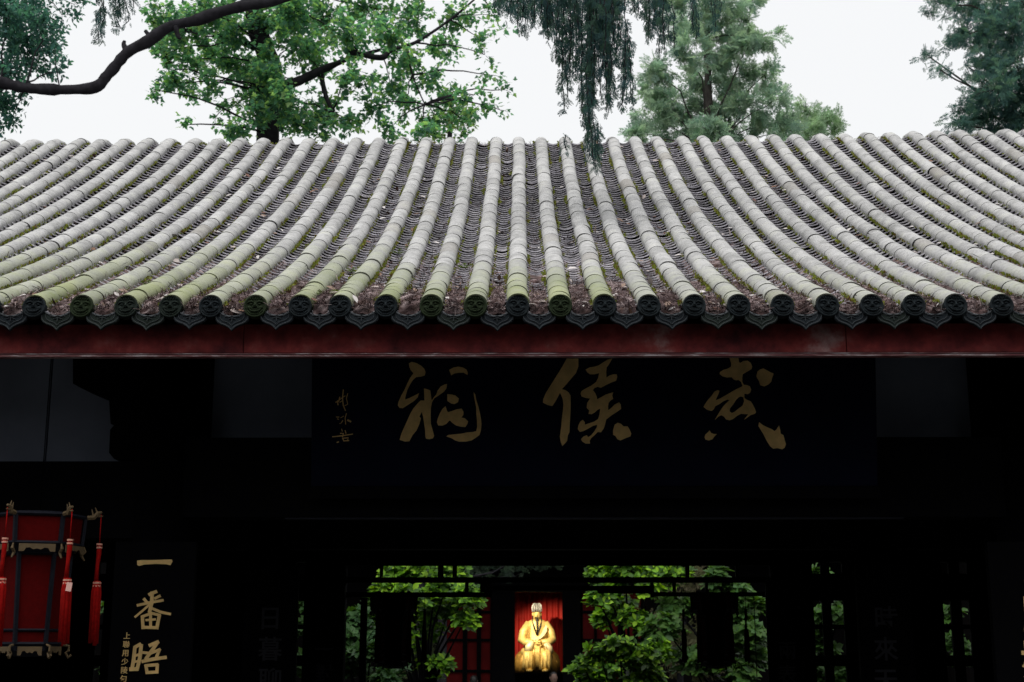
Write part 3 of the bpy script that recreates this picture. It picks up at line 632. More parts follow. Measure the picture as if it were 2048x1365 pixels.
# ------------------------------------------------------------------ palace lanterns
def ringpts(c, r, z, n=6, ph=math.pi / 6 + math.pi / 2 - math.pi / 2): return [Vector((c[0] + r * math.cos(ph + math.pi / 3 * k - math.pi / 2 + math.pi / 6 - math.pi / 6), c[1] + r * math.sin(ph + math.pi / 3 * k - math.pi / 2), z)) for k in range(n)]
def lantern(c, k, label, simple=False):
    """c = centre of the crown's top, k = scale (1: crown edge .235 m)"""
    silk, tas, gl, bd = ('shadedsilk', 'shadedsilk', 'black', 'shadedsilk') if simple else ('redsilk', 'tassel', 'apron', 'ring')  # simple set carries the backlit silhouette in its darker colours
    L = empty('palace_lantern', (c[0], c[1], c[2] - .75 * k), label, 'lantern', 'hexagonal palace lanterns')
    def Z(d): return c[2] - d * k
    rot_ = math.atan2(-c[0], c[1])
    def hexa(r, d, off=math.pi / 3 + math.atan2(-c[0], c[1])): return [Vector((c[0] + r * k * math.cos(math.pi / 3 * j + off), c[1] + r * k * math.sin(math.pi / 3 * j + off), Z(d))) for j in range(6)]
    fr = MB()
    def frame(r1, d1, r2, d2, t):
        a, b_ = hexa(r1, d1), hexa(r2, d2)
        for j in range(6):
            fr.tube([a[j], b_[j]], t * k, 4); fr.tube([a[j], a[(j + 1) % 6]], t * .8 * k, 4); fr.tube([b_[j], b_[(j + 1) % 6]], t * .8 * k, 4)
    frame(.235, .0, .225, .15, .013); frame(.175, .20, .150, .665, .013)
    m1, m2 = hexa(.152, .595), hexa(.152, .595)
    for j in range(6): fr.tube([m1[j], m2[(j + 1) % 6]], .008 * k, 4)
    fr.loft([hexa(.235, -.008), hexa(.20, -.016), hexa(.06, -.03)]); fr.loft([hexa(.225, .15), hexa(.18, .20)])
    fr.loft([hexa(.15, .665), hexa(.145, .70), hexa(.07, .73)]); MB().tube([(c[0], c[1], Z(-.03)), (c[0], c[1], min(Z(-.9), 3.85))], .003, 5).build('cord', M['cord'], L)
    fr.build('frame', M['black' if simple else 'lframe'], L)
    for (r1, d1, r2, d2) in ((.232, .008, .222, .142), (.170, .21, .151, .59), (.149, .60, .147, .655)):
        a, b_ = hexa(r1 * .97, d1), hexa(r2 * .97, d2)
        for j in range(6):
            q = MB(); jn = (j + 1) % 6; q.add([a[j], a[jn], b_[jn], b_[j]], [(0, 1, 2, 3)]); q.build('silk_panel', M[silk], L)
    for (r, d, h, wv) in ((.232, .157, .040, .78), (.150, .678, .045, .80)):
        a = hexa(r, d)
        for j in range(6):
            p, q = a[j], a[(j + 1) % 6]; mid = (p + q) / 2; u = (q - p) / 2 * wv; nn = Vector((mid.x - c[0], mid.y - c[1], 0)).normalized(); mid = mid + nn * .012 * k
            pts = [(-1, 0), (1, 0), (1, -1), (.72, -1), (.6, -.55), (.4, -.5), (.2, -.75), (0, -.62), (-.2, -.75), (-.4, -.5), (-.6, -.55), (-.72, -1), (-1, -1)]
            if simple and (j % 2): continue
            mm = MB(); mm.poly(pts, [], lambda s, t: mid + u * s + Vector((0, 0, t * h * k)), nn, .006 * k); mm.build('apron', M[gl], L)
    a = hexa(.245, .0); b_ = hexa(.225, .20); cc = hexa(.165, .69)
    for j in range(6):
        nn = Vector((a[j].x - c[0], a[j].y - c[1], 0)).normalized(); up = Vector((0, 0, 1)); t_ = nn.cross(up)
        mm = MB(); p = a[j]
        mm.tube([p, p + nn * .035 * k + up * .004 * k, p + nn * .055 * k + up * .028 * k, p + nn * .075 * k + up * .034 * k], [.013 * k, .014 * k, .013 * k, .006 * k], 6)       # dragon head
        mm.tube([p + nn * .05 * k + up * .030 * k, p + nn * .038 * k + up * .058 * k], [.006 * k, .002 * k], 5); mm.tube([p + nn * .055 * k + up * .012 * k, p + nn * .082 * k + up * .012 * k], [.007 * k, .003 * k], 5)
        mm.tube([p + nn * .03 * k + up * .015 * k, p + nn * .02 * k + up * .05 * k], [.006 * k, .002 * k], 5); mm.build('dragon_ornament', M[gl], L)
        mm = MB(); p = b_[j]; mm.tube([p, p + nn * .02 * k + up * .02 * k, p + nn * .012 * k + up * .045 * k], [.010 * k, .009 * k, .004 * k], 5); mm.tube([p, p + nn * .02 * k - up * .03 * k], [.009 * k, .004 * k], 5); mm.build('scroll_ornament', M[gl], L)
        mm = MB(); p = cc[j]; mm.tube([p + up * .02 * k, p + nn * .03 * k + up * .015 * k, p + nn * .03 * k - up * .01 * k, p + nn * .015 * k - up * .02 * k, p + nn * .03 * k - up * .045 * k, p + nn * .045 * k - up * .03 * k], .007 * k, 5); mm.build('scroll_ornament', M[gl], L)
        q = a[j] + nn * .072 * k
        ty = Z(.135)
        tl = MB(); tl.tube([(q.x, q.y, q.z + .02 * k), (q.x, q.y, ty)], .003 * k, 5)
        tl.tube([(q.x, q.y, ty), (q.x, q.y, ty - .05 * k), (q.x - .004, q.y, ty - .12 * k), (q.x - .006 * k, q.y, ty - .20 * k)], [.013 * k, .014 * k, .010 * k, .013 * k], 8)
        for s_ in range(7):
            aa = s_ * 2 * math.pi / 7; ox, oy = .016 * k * math.cos(aa), .016 * k * math.sin(aa)
            tl.tube([(q.x + ox * .6, q.y + oy * .6, ty - .20 * k), (q.x + ox, q.y + oy, ty - .26 * k), (q.x + ox * 1.15 + random.uniform(-.003, .003), q.y + oy * 1.1, ty - (.53 + random.uniform(-.015, .015)) * k)], [.010 * k, .012 * k, .011 * k], 6)
        tl = tl.build('tassel', M[tas], L, True)
        rg = MB()
        for d in (0.0, .017, .205, .222): rg.tube([(q.x, q.y, ty - d * k), (q.x, q.y, ty - (d + .009) * k)], (.0165 if d < .1 else .023) * k, 8)
        rg.build('tassel_band', M[bd], tl)
    return L
lc = at(79, 1034, 7.25)
Lt = lantern(lc, .98, 'red silk palace lantern with black frame and tassels at the left edge')
tp = at(138, 1174, 7.0); tg_ = MB(); tg_.box(tp, (.028, .003, .044), M=Matrix.Rotation(R(8), 4, 'Y')); tg_.build('paper_tag', M['paper'], Lt)
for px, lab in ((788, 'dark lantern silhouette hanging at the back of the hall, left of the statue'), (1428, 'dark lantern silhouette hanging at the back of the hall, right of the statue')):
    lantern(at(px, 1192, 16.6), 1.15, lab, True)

# ------------------------------------------------------------------ the far hall and its shrine
FY = 30.0
fh = empty('shrine_hall', (AX, 36, 0), 'dark shrine hall with red panels seen through the passage', 'building')
def fbox(px0, py0, px1, py1, Y, dep, name, mat, par=None):
    a, b = at(px0, py0, Y), at(px1, py1, Y); zl_, zh = min(a.z, b.z), max(a.z, b.z); zl_ = max(zl_, .01)
    return MB().box(((a.x + b.x) / 2, Y + dep / 2, (zl_ + zh) / 2), (abs(b.x - a.x), dep, zh - zl_)).build(name, M[mat], par or fh)
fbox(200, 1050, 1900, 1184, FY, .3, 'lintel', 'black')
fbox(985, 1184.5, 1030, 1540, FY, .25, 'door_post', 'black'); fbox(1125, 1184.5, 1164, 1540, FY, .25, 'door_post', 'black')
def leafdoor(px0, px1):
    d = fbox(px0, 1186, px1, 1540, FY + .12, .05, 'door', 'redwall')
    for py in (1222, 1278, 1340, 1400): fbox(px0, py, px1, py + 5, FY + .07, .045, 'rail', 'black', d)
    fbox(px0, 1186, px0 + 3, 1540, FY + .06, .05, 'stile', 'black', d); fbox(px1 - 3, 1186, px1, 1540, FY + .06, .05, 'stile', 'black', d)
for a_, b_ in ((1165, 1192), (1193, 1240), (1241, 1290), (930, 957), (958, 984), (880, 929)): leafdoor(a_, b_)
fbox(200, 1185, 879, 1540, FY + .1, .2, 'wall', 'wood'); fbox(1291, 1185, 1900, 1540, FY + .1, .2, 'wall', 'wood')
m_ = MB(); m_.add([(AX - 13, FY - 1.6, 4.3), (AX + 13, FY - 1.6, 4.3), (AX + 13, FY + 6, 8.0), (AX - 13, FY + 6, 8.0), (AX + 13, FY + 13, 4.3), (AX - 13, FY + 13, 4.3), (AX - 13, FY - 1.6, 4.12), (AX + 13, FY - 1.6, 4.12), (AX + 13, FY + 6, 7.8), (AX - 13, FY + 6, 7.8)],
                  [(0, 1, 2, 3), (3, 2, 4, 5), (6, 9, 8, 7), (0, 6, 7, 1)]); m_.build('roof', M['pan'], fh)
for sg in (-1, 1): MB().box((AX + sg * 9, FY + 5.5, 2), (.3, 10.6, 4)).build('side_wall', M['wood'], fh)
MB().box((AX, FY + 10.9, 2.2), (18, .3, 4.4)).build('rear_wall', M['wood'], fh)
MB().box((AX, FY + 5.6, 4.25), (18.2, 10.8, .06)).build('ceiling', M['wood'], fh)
for sg in (-1, 1):
    cw = empty('courtyard_wall', (AX + sg * 8.6, 23, 0), 'dark timber gallery wall closing the rear court on the ' + ('left' if sg < 0 else 'right'), 'wall')
    MB().box((AX + sg * 8.6, 22.9, 2.1), (.3, 14, 4.2)).build('wall_body', M['wood'], cw); MB().box((AX + sg * 8.6, 22.9, 4.28), (.9, 14, .14)).build('coping', M['pan'], cw)
# pleated curtain behind the statue
SY = 34.0
m_ = MB(); a, b_ = at(1015, 1160, SY + 1.3), at(1140, 1345, SY + 1.3); n = 60; top_, bot = [], []
for i in range(n + 1):
    x = a.x + (b_.x - a.x) * i / n; y = SY + 1.3 + .035 * math.sin(i * 1.15) + .02 * math.sin(i * .47 + 1)
    top_.append((x, y, a.z + .3)); bot.append((x, y, 1.0))
m_.add(top_ + bot, [(i, i + 1, n + 2 + i, n + 1 + i) for i in range(n)])
tag(m_.build('curtain', M['curtain'], None, True), 'red pleated curtain hanging behind the golden statue', 'curtain')
stz = at(1072, 1346, SY - .5).z; sx = at(1074, 1280, SY).x
al = MB(); al.box((sx, SY + .1, stz / 2), (1.7, 1.5, stz - .004)); tag(al.build('altar', M['black']), 'black altar block beneath the golden statue', 'altar')

# gilded seated figure
st = empty('seated_statue', (sx, SY, stz), 'gilded statue of a seated robed scholar against red curtain', 'statue')
def ring(cx, cy, z, rx, ry, n=28, fold=0.0, nf=9, ph=0.0, sq=2.0):
    out = []
    for j in range(n):
        a = 2 * math.pi * j / n; f = 1 + fold * math.cos(nf * a + ph); c, s_ = math.cos(a), math.sin(a)
        rr = (abs(c) ** sq + abs(s_) ** sq) ** (-1 / sq)
        out.append((sx + cx + rx * f * rr * c, SY + cy + ry * f * rr * s_, stz + z))
    return out
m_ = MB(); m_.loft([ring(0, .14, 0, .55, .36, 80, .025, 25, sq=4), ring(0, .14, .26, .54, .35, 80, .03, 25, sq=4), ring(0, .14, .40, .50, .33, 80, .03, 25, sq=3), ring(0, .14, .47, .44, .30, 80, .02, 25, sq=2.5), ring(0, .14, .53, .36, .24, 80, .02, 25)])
m_.build('draped_seat', M['goldshade'], st, True)  # darker than the robe: shade behind the legs put into the colour
m_ = MB()                                   # robe: lap to shoulders
m_.loft([ring(0, .02, .40, .40, .34, 40, .02, 11), ring(0, 0, .52, .39, .32, 40, .02, 11), ring(0, .08, .62, .31, .24, 40, .03, 11), ring(0, .10, .80, .27, .19, 40, .05, 9), ring(0, .10, 1.0, .27, .18, 40, .05, 9), ring(0, .10, 1.12, .26, .16, 40, .03, 9), ring(0, .10, 1.20, .21, .14, 40), ring(0, .10, 1.255, .11, .11, 40), ring(0, .09, 1.28, .075, .08, 40)])
for sg in (-1, 1):                          # each leg draped from knee to foot
    kx = sg * .205
    m_.loft([ring(kx, -.35, .06, .15, .12, 48, .10, 8), ring(kx, -.35, .22, .135, .115, 48, .10, 8), ring(kx, -.35, .38, .13, .12, 48, .06, 8), ring(kx, -.30, .47, .125, .13, 48, .03, 8), ring(kx, -.20, .53, .10, .14, 48), ring(kx * .8, -.10, .55, .06, .10, 48)])
    m_.tube([(sx + sg * .20, SY + .09, stz + 1.16), (sx + sg * .33, SY + .03, stz + .95), (sx + sg * .36, SY - .04, stz + .76), (sx + sg * .26, SY - .20, stz + .70), (sx + sg * .10, SY - .27, stz + .70)], [.085, .10, .105, .09, .07], 14)
for i in range(5):                          # hanging folds between the knees
    x = -.075 + .0375 * i; m_.tube([(sx + x * .6, SY - .28, stz + .66), (sx + x, SY - .33, stz + .45), (sx + x * 1.3, SY - .32, stz + .12)], [.018, .024, .03], 8)
m_.build('robe', M['gold'], st, True)
m_ = MB()                                   # dark lines on the robe, crease shade put into their colour
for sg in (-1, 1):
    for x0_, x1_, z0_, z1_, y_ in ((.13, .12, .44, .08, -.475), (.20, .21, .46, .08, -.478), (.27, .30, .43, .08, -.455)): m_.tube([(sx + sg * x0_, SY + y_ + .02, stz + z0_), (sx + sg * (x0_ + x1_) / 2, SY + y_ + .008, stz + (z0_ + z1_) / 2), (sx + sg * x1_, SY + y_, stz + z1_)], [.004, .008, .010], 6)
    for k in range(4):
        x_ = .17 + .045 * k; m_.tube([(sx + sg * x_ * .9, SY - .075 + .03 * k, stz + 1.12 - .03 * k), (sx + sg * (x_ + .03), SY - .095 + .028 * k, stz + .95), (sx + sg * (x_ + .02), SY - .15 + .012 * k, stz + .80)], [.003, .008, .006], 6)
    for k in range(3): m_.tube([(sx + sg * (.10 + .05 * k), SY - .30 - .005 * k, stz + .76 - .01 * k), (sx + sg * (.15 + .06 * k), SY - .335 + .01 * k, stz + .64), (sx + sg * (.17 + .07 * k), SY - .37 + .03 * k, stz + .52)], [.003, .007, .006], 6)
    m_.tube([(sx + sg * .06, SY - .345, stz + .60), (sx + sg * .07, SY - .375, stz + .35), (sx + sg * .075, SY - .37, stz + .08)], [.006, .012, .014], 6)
m_.build('fold_shadow_lines', M['goldshade'], st, True)
m_ = MB()                                   # wide sleeves falling over the lap
m_.loft([[(sx - .13 + .07 * c, SY - .29 + .05 * s_, stz + .74) for c, s_ in [(math.cos(6.283 * j / 12), math.sin(6.283 * j / 12)) for j in range(12)]], [(sx - .19 + .10 * c, SY - .31 + .06 * s_, stz + .62) for c, s_ in [(math.cos(6.283 * j / 12), math.sin(6.283 * j / 12)) for j in range(12)]], [(sx - .21 + .085 * c, SY - .34 + .06 * s_, stz + .50) for c, s_ in [(math.cos(6.283 * j / 12), math.sin(6.283 * j / 12)) for j in range(12)]]])
m_.build('sleeve', M['goldpale'], st, True); m_ = MB()
m_.loft([[(sx + .18 + .09 * c, SY - .25 + .05 * s_, stz + .72) for c, s_ in [(math.cos(6.283 * j / 12), math.sin(6.283 * j / 12)) for j in range(12)]], [(sx + .26 + .10 * c, SY - .27 + .06 * s_, stz + .60) for c, s_ in [(math.cos(6.283 * j / 12), math.sin(6.283 * j / 12)) for j in range(12)]], [(sx + .30 + .09 * c, SY - .28 + .06 * s_, stz + .47) for c, s_ in [(math.cos(6.283 * j / 12), math.sin(6.283 * j / 12)) for j in range(12)]]])
m_.build('sleeve', M['goldpale'], st, True)
m_ = MB(); m_.poly([(.02, .80), (.10, .90), (.17, 1.04), (.21, 1.12), (.24, 1.06), (.23, .95), (.16, .85), (.07, .78)], [], lambda u, v: (sx + u, SY - .115 - .10 * (1.12 - v), stz + v), Vector((0, -1, 0)), .02); m_.build('feather_fan', M['goldpale'], st)
m_ = MB(); m_.loft([ring(0, .07, 1.235, .045, .05, 20), ring(0, .055, 1.26, .075, .085, 20), ring(0, .06, 1.31, .095, .105, 20), ring(0, .065, 1.37, .102, .112, 20), ring(0, .07, 1.43, .098, .108, 20), ring(0, .075, 1.48, .08, .09, 20)])
m_.tube([(sx, SY - .045, stz + 1.385), (sx, SY - .070, stz + 1.34), (sx, SY - .06, stz + 1.325)], [.010, .018, .012], 8)
for sg in (-1, 1):
    m_.ell((sx + sg * .102, SY + .07, stz + 1.36), (.016, .03, .045), 8, 6); m_.ell((sx + sg * .04, SY - .032, stz + 1.375), (.022, .012, .009), 8, 5)
    m_.tube([(sx + sg * .015, SY - .048, stz + 1.40), (sx + sg * .045, SY - .046, stz + 1.408), (sx + sg * .075, SY - .02, stz + 1.398)], .007, 6)
m_.tube([(sx - .028, SY - .038, stz + 1.295), (sx, SY - .05, stz + 1.298), (sx + .028, SY - .038, stz + 1.295)], .008, 6)
m_.build('head', M['gold'], st, True)
m_ = MB(); m_.loft([ring(0, .07, 1.42, .110, .120, 24), ring(0, .075, 1.49, .120, .124, 24), ring(0, .08, 1.57, .112, .110, 24), ring(0, .085, 1.625, .07, .07, 24)]); hat = m_.build('hat', M['ink'], st, True)
for k in range(7):
    a = math.pi * (1.0 + (k + .5) / 7); c, s_ = math.cos(a), math.sin(a)
    mm = MB(); mm.tube([(sx + .114 * c, SY + .07 + .124 * s_, stz + 1.43), (sx + .124 * c, SY + .075 + .128 * s_, stz + 1.49), (sx + .116 * c, SY + .08 + .114 * s_, stz + 1.57), (sx + .07 * c, SY + .085 + .07 * s_, stz + 1.63)], [.007, .008, .008, .006], 6); mm.build('rib', M['white'], hat, True)
m_ = MB(); m_.tube([(sx, SY - .03, stz + 1.285), (sx, SY - .055, stz + 1.22), (sx + .005, SY - .10, stz + 1.08), (sx + .005, SY - .11, stz + .95), (sx + .005, SY - .115, stz + .90)], [.045, .050, .042, .024, .005], 10, squash=.6)
for sg in (-1, 1):
    m_.tube([(sx + sg * .012, SY - .05, stz + 1.312), (sx + sg * .045, SY - .045, stz + 1.285), (sx + sg * .05, SY - .05, stz + 1.22)], [.007, .008, .003], 6)
    m_.tube([(sx + sg * .108, SY + .04, stz + 1.33), (sx + sg * .105, SY + .0, stz + 1.2), (sx + sg * .085, SY - .06, stz + 1.10), (sx + sg * .01, SY - .13, stz + .88)], [.012, .020, .024, .018], 6)
m_.build('beard', M['ink'], st, True)
m_ = MB()
for sg in (-1, 1):
    m_.ell((sx + sg * .05, SY - .32, stz + .715), (.055, .04, .032), 10, 6)
    for q in range(4): m_.tube([(sx + sg * (.04 - .012 * q), SY - .345, stz + .735 - .014 * q), (sx - sg * .005, SY - .362, stz + .725 - .015 * q), (sx - sg * .03, SY - .352, stz + .715 - .014 * q)], [.010, .010, .007], 6)
    m_.tube([(sx + sg * .06, SY - .33, stz + .745), (sx + sg * .03, SY - .355, stz + .762), (sx + sg * .005, SY - .36, stz + .755)], [.011, .011, .008], 6)
m_.build('hands', M['gold'], st, True)
for sg in (-1, 1):
    m_ = MB(); m_.ell((sx + sg * .19, SY - .46, stz + .045), (.08, .13, .045), 12, 7); m_.build('shoe', M['gold'], st, True)
# the spotlights that light the statue, mounted behind the lintel
for px, en, lab in ((1000, 500, 'small black spotlight behind the shrine lintel aimed at the statue from the left'), (1125, 75, 'small black spotlight behind the shrine lintel aimed at the statue from the right')):
    p = at(px, 1150, 32.0); sp_ = empty('spotlight', p, lab, 'lamp'); tgt = Vector((sx - .05, SY - .1, stz + .95)); d = (tgt - p).normalized()
    MB().tube([p - d * .16, p - d * .02, p], [.05, .06, .065], 12).build('housing', M['lframe'], sp_, True)
    MB().tube([p - d * .1, Vector((p.x, p.y, 4.2))], .012, 6).build('bracket', M['lframe'], sp_)
    ld = bpy.data.lights.new('spot', 'SPOT'); ld.energy = en; ld.color = (1.0, .84, .58); ld.spot_size = R(50); ld.spot_blend = .6; ld.shadow_soft_size = .05
    lo = bpy.data.objects.new('lamp_beam', ld); col0.objects.link(lo); lo.parent = sp_; lo.matrix_parent_inverse = sp_.matrix_basis.inverted(); lo.location = p + d * .02; lo.rotation_euler = (-d).to_track_quat('Z', 'Y').to_euler()

# ------------------------------------------------------------------ people in front of the shrine
def person(px, Y, h, label, turn, shirt):
    x = at(px, 1350, Y).x; r_ = empty('person', (x, Y, 0), label, 'person'); k = h / 1.72
    J = [((0, 0, .95), .13), ((0, 0, 1.12), .125), ((0, .01, 1.32), .135), ((0, .01, 1.43), .10), ((0, 0, 1.49), .055), ((0, -.01, 1.56), .06),
         ((.10, 0, .90), .09), ((.11, .0, .50), .062), ((.11, .03, .10), .042), ((.12, -.10, .035), .035), ((-.10, 0, .90), .09), ((-.11, 0, .50), .062), ((-.11, .03, .10), .042), ((-.12, -.10, .035), .035),
         ((.18, .01, 1.39), .058), ((.23, .03, 1.12), .042), ((.22, -.06, .88), .032), ((.21, -.08, .80), .03), ((-.18, .01, 1.39), .058), ((-.23, .03, 1.12), .042), ((-.22, -.06, .88), .032), ((-.21, -.08, .80), .03)]
    E = [(0, 1), (1, 2), (2, 3), (3, 4), (4, 5), (0, 6), (6, 7), (7, 8), (8, 9), (0, 10), (10, 11), (11, 12), (12, 13), (3, 14), (14, 15), (15, 16), (16, 17), (3, 18), (18, 19), (19, 20), (20, 21)]
    me = bpy.data.meshes.new('b'); me.from_pydata([Vector(j[0]) * k for j in J], E, []); ob = bpy.data.objects.new('b', me); col0.objects.link(ob)
    md = ob.modifiers.new('s', 'SKIN'); lay = me.skin_vertices[0].data
    for i, j in enumerate(J): lay[i].radius = (j[1] * k, j[1] * k * .85)
    lay[0].use_root = True; ob.modifiers.new('u', 'SUBSURF').levels = 1
    dg = bpy.context.evaluated_depsgraph_get(); dg.update(); bm_ = bpy.data.meshes.new_from_object(ob.evaluated_get(dg)); bpy.data.objects.remove(ob); bm_.materials.clear()
    Rz = Matrix.Rotation(turn, 4, 'Z'); bm_.transform(Rz); o = link('body', bm_, shirt, r_, (x, Y, 0))
    for f in o.data.polygons: f.use_smooth = True
    def tr(p): return tuple(Rz @ (Vector(p) * k) + Vector((x, Y, 0)))
    hd = MB(); hd.loft([[tr((rx * math.cos(6.283 * j / 16), -.01 + cy_ + ry * math.sin(6.283 * j / 16), z)) for j in range(16)] for z, rx, ry, cy_ in ((1.485, .03, .035, -.03), (1.51, .055, .07, -.02), (1.56, .07, .09, -.01), (1.62, .076, .098, 0), (1.68, .066, .085, 0), (1.715, .03, .04, 0))])
    hd.tube([tr((0, -.095, 1.63)), tr((0, -.122, 1.585)), tr((0, -.10, 1.575))], [.008 * k, .015 * k, .01 * k], 6)
    hd.tube([tr((-.025, -.098, 1.543)), tr((0, -.105, 1.545)), tr((.025, -.098, 1.543))], .007 * k, 5)
    for sg in (-1, 1): hd.ell(tr((sg * .078, 0, 1.60)), (.012 * k, .02 * k, .03 * k), 8, 5)
    hd.build('head', M['skin'], r_, True)
    for sg in (-1, 1): # five fingers each
        hd = MB()
        for q in range(4): hd.tube([tr((sg * .21, -.10 + .016 * q, .80)), tr((sg * .205, -.108 + .016 * q, .755)), tr((sg * .195, -.104 + .016 * q, .715 + .01 * abs(q - 1.5)))], [.010 * k, .009 * k, .007 * k], 6)
        hd.tube([tr((sg * .20, -.11, .82)), tr((sg * .19, -.125, .785)), tr((sg * .185, -.12, .76))], [.011 * k, .010 * k, .008 * k], 6)
        hd.ell(tr((sg * .205, -.085, .815)), (.018 * k, .036 * k, .04 * k), 8, 6); hd.build('hand', M['skin'], r_, True)
    ey = MB()
    for sg in (-1, 1): ey.ell(tr((sg * .03, -.088, 1.61)), (.012 * k, .008 * k, .007 * k), 8, 5)
    ey.build('eyes', M['ink'], r_, True)
    hr = MB(); hr.loft([[tr((rx * math.cos(6.283 * j / 16), cy_ + ry * math.sin(6.283 * j / 16), z)) for j in range(16)] for z, rx, ry, cy_ in ((1.545, .062, .05, .05), (1.60, .082, .072, .035), (1.655, .083, .10, .005), (1.70, .07, .088, 0), (1.73, .03, .04, 0))]); hr.build('hair', M['hair'], r_, True)
person(1107, 29.0, 1.70, 'visitor in dark clothes facing the passage below the statue', R(10), M['cloth'])
person(948, 29.3, 1.62, 'dark-haired visitor seen from behind, left of the statue', R(170), M['cloth'])

# ------------------------------------------------------------------ leaf templates
MAPLE_V = [(0, .32, .03), (0, 0, 0), (.20, .10, .0), (.52, .30, -.05), (.27, .42, .01), (.22, .60, .0), (0, 1.0, -.06), (-.22, .60, .0), (-.27, .42, .01), (-.52, .30, -.05), (-.20, .10, 0)]
MAPLE_F = [(0, i, i + 1) for i in range(1, 10)] + [(0, 10, 1)]
OVAL_V = [(0, 0, 0), (.20, .30, .05), (.23, .62, .05), (0, 1, -.05), (-.23, .62, .05), (-.20, .30, .05)]
OVAL_F = [(0, 1, 2, 3), (0, 3, 4, 5)]
def fan_template(n=11, seed=1, drop=0.25):
    """a flat feathery conifer spray about 1 long: narrow blades along an axis and its side shoots"""
    r = random.Random(seed); V = []; Fq = []
    def blade(x, y, a, l, w_):
        dx, dy = math.sin(a), math.cos(a); nx, ny = dy, -dx; z = r.uniform(-.03, .03); k = len(V)
        V.extend([(x, y, z), (x + dx * l * .5 + nx * w_, y + dy * l * .5 + ny * w_, z + .01), (x + dx * l, y + dy * l, z - drop * l * .5), (x + dx * l * .5 - nx * w_, y + dy * l * .5 - ny * w_, z + .01)]); Fq.append((k, k + 1, k + 2, k + 3))
    blade(0, 0, 0, 1.0, .022)
    for i in range(n):
        y = .08 + .85 * i / n; sg = 1 if i % 2 else -1; L = (1 - .6 * y) * r.uniform(.35, .6); a = sg * r.uniform(.55, .95); blade(0, y, a, L, .030)
        for q in (.35, .65): blade(math.sin(a) * L * q, y + math.cos(a) * L * q, a - sg * r.uniform(.5, .8), L * .5, .026); blade(math.sin(a) * L * q, y + math.cos(a) * L * q, a + sg * r.uniform(.4, .7), L * .4, .026)
    return V, Fq
FANS = [fan_template(9, s) for s in (1, 2, 3)]
def cols_(n, palette, jit=.18):
    p = np.array(palette); c = p[rng.integers(0, len(p), n)] * rng.uniform(1 - jit, 1 + jit, (n, 1)); return np.concatenate([c, np.ones((n, 1))], 1)
LM = {'maple': leafmat('maple_leaf', .66, .6, (1.35, 1.55, .8), .25), 'dark': leafmat('dark_leaf', .5, .6, (1.1, 1.35, 1.0), .2), 'shrub': leafmat('glossy_shrub_leaf', .30, .45, (1.5, 1.5, .3), .18), 'conifer': leafmat('conifer_spray', .55, .8, (1.1, 1.25, .95), .1)}

def limb_tubes(mb, limbs, n=9):
    for pts, rad in limbs:
        P = [Vector(p) for p in pts]
        # smooth the polyline
        Q = []; Rr = []
        for i in range(len(P) - 1):
            p0_, p1_, p2_, p3_ = P[max(i - 1, 0)], P[i], P[i + 1], P[min(i + 2, len(P) - 1)]
            for s in range(6):
                t = s / 6; Q.append(.5 * ((2 * p1_) + (p2_ - p0_) * t + (2 * p0_ - 5 * p1_ + 4 * p2_ - p3_) * t * t + (3 * p1_ - p0_ - 3 * p2_ + p3_) * t ** 3)); Rr.append(rad[i] * (1 - t) + rad[i + 1] * t)
        Q.append(P[-1]); Rr.append(rad[-1])
        Rr = [r * (1 + .16 * N3(q.x * 3, q.y * 3, q.z * 3) + .22 * N3(q.x * 11, q.y * 11, q.z * 11)) for r, q in zip(Rr, Q)]
        Q = [q + Vector((N3(q.z * 2, q.x * 2), 0, N3(q.x * 2, 7, q.z))) * r * .35 for q, r in zip(Q, Rr)]
        mb.tube(Q, Rr, n)
    return mb
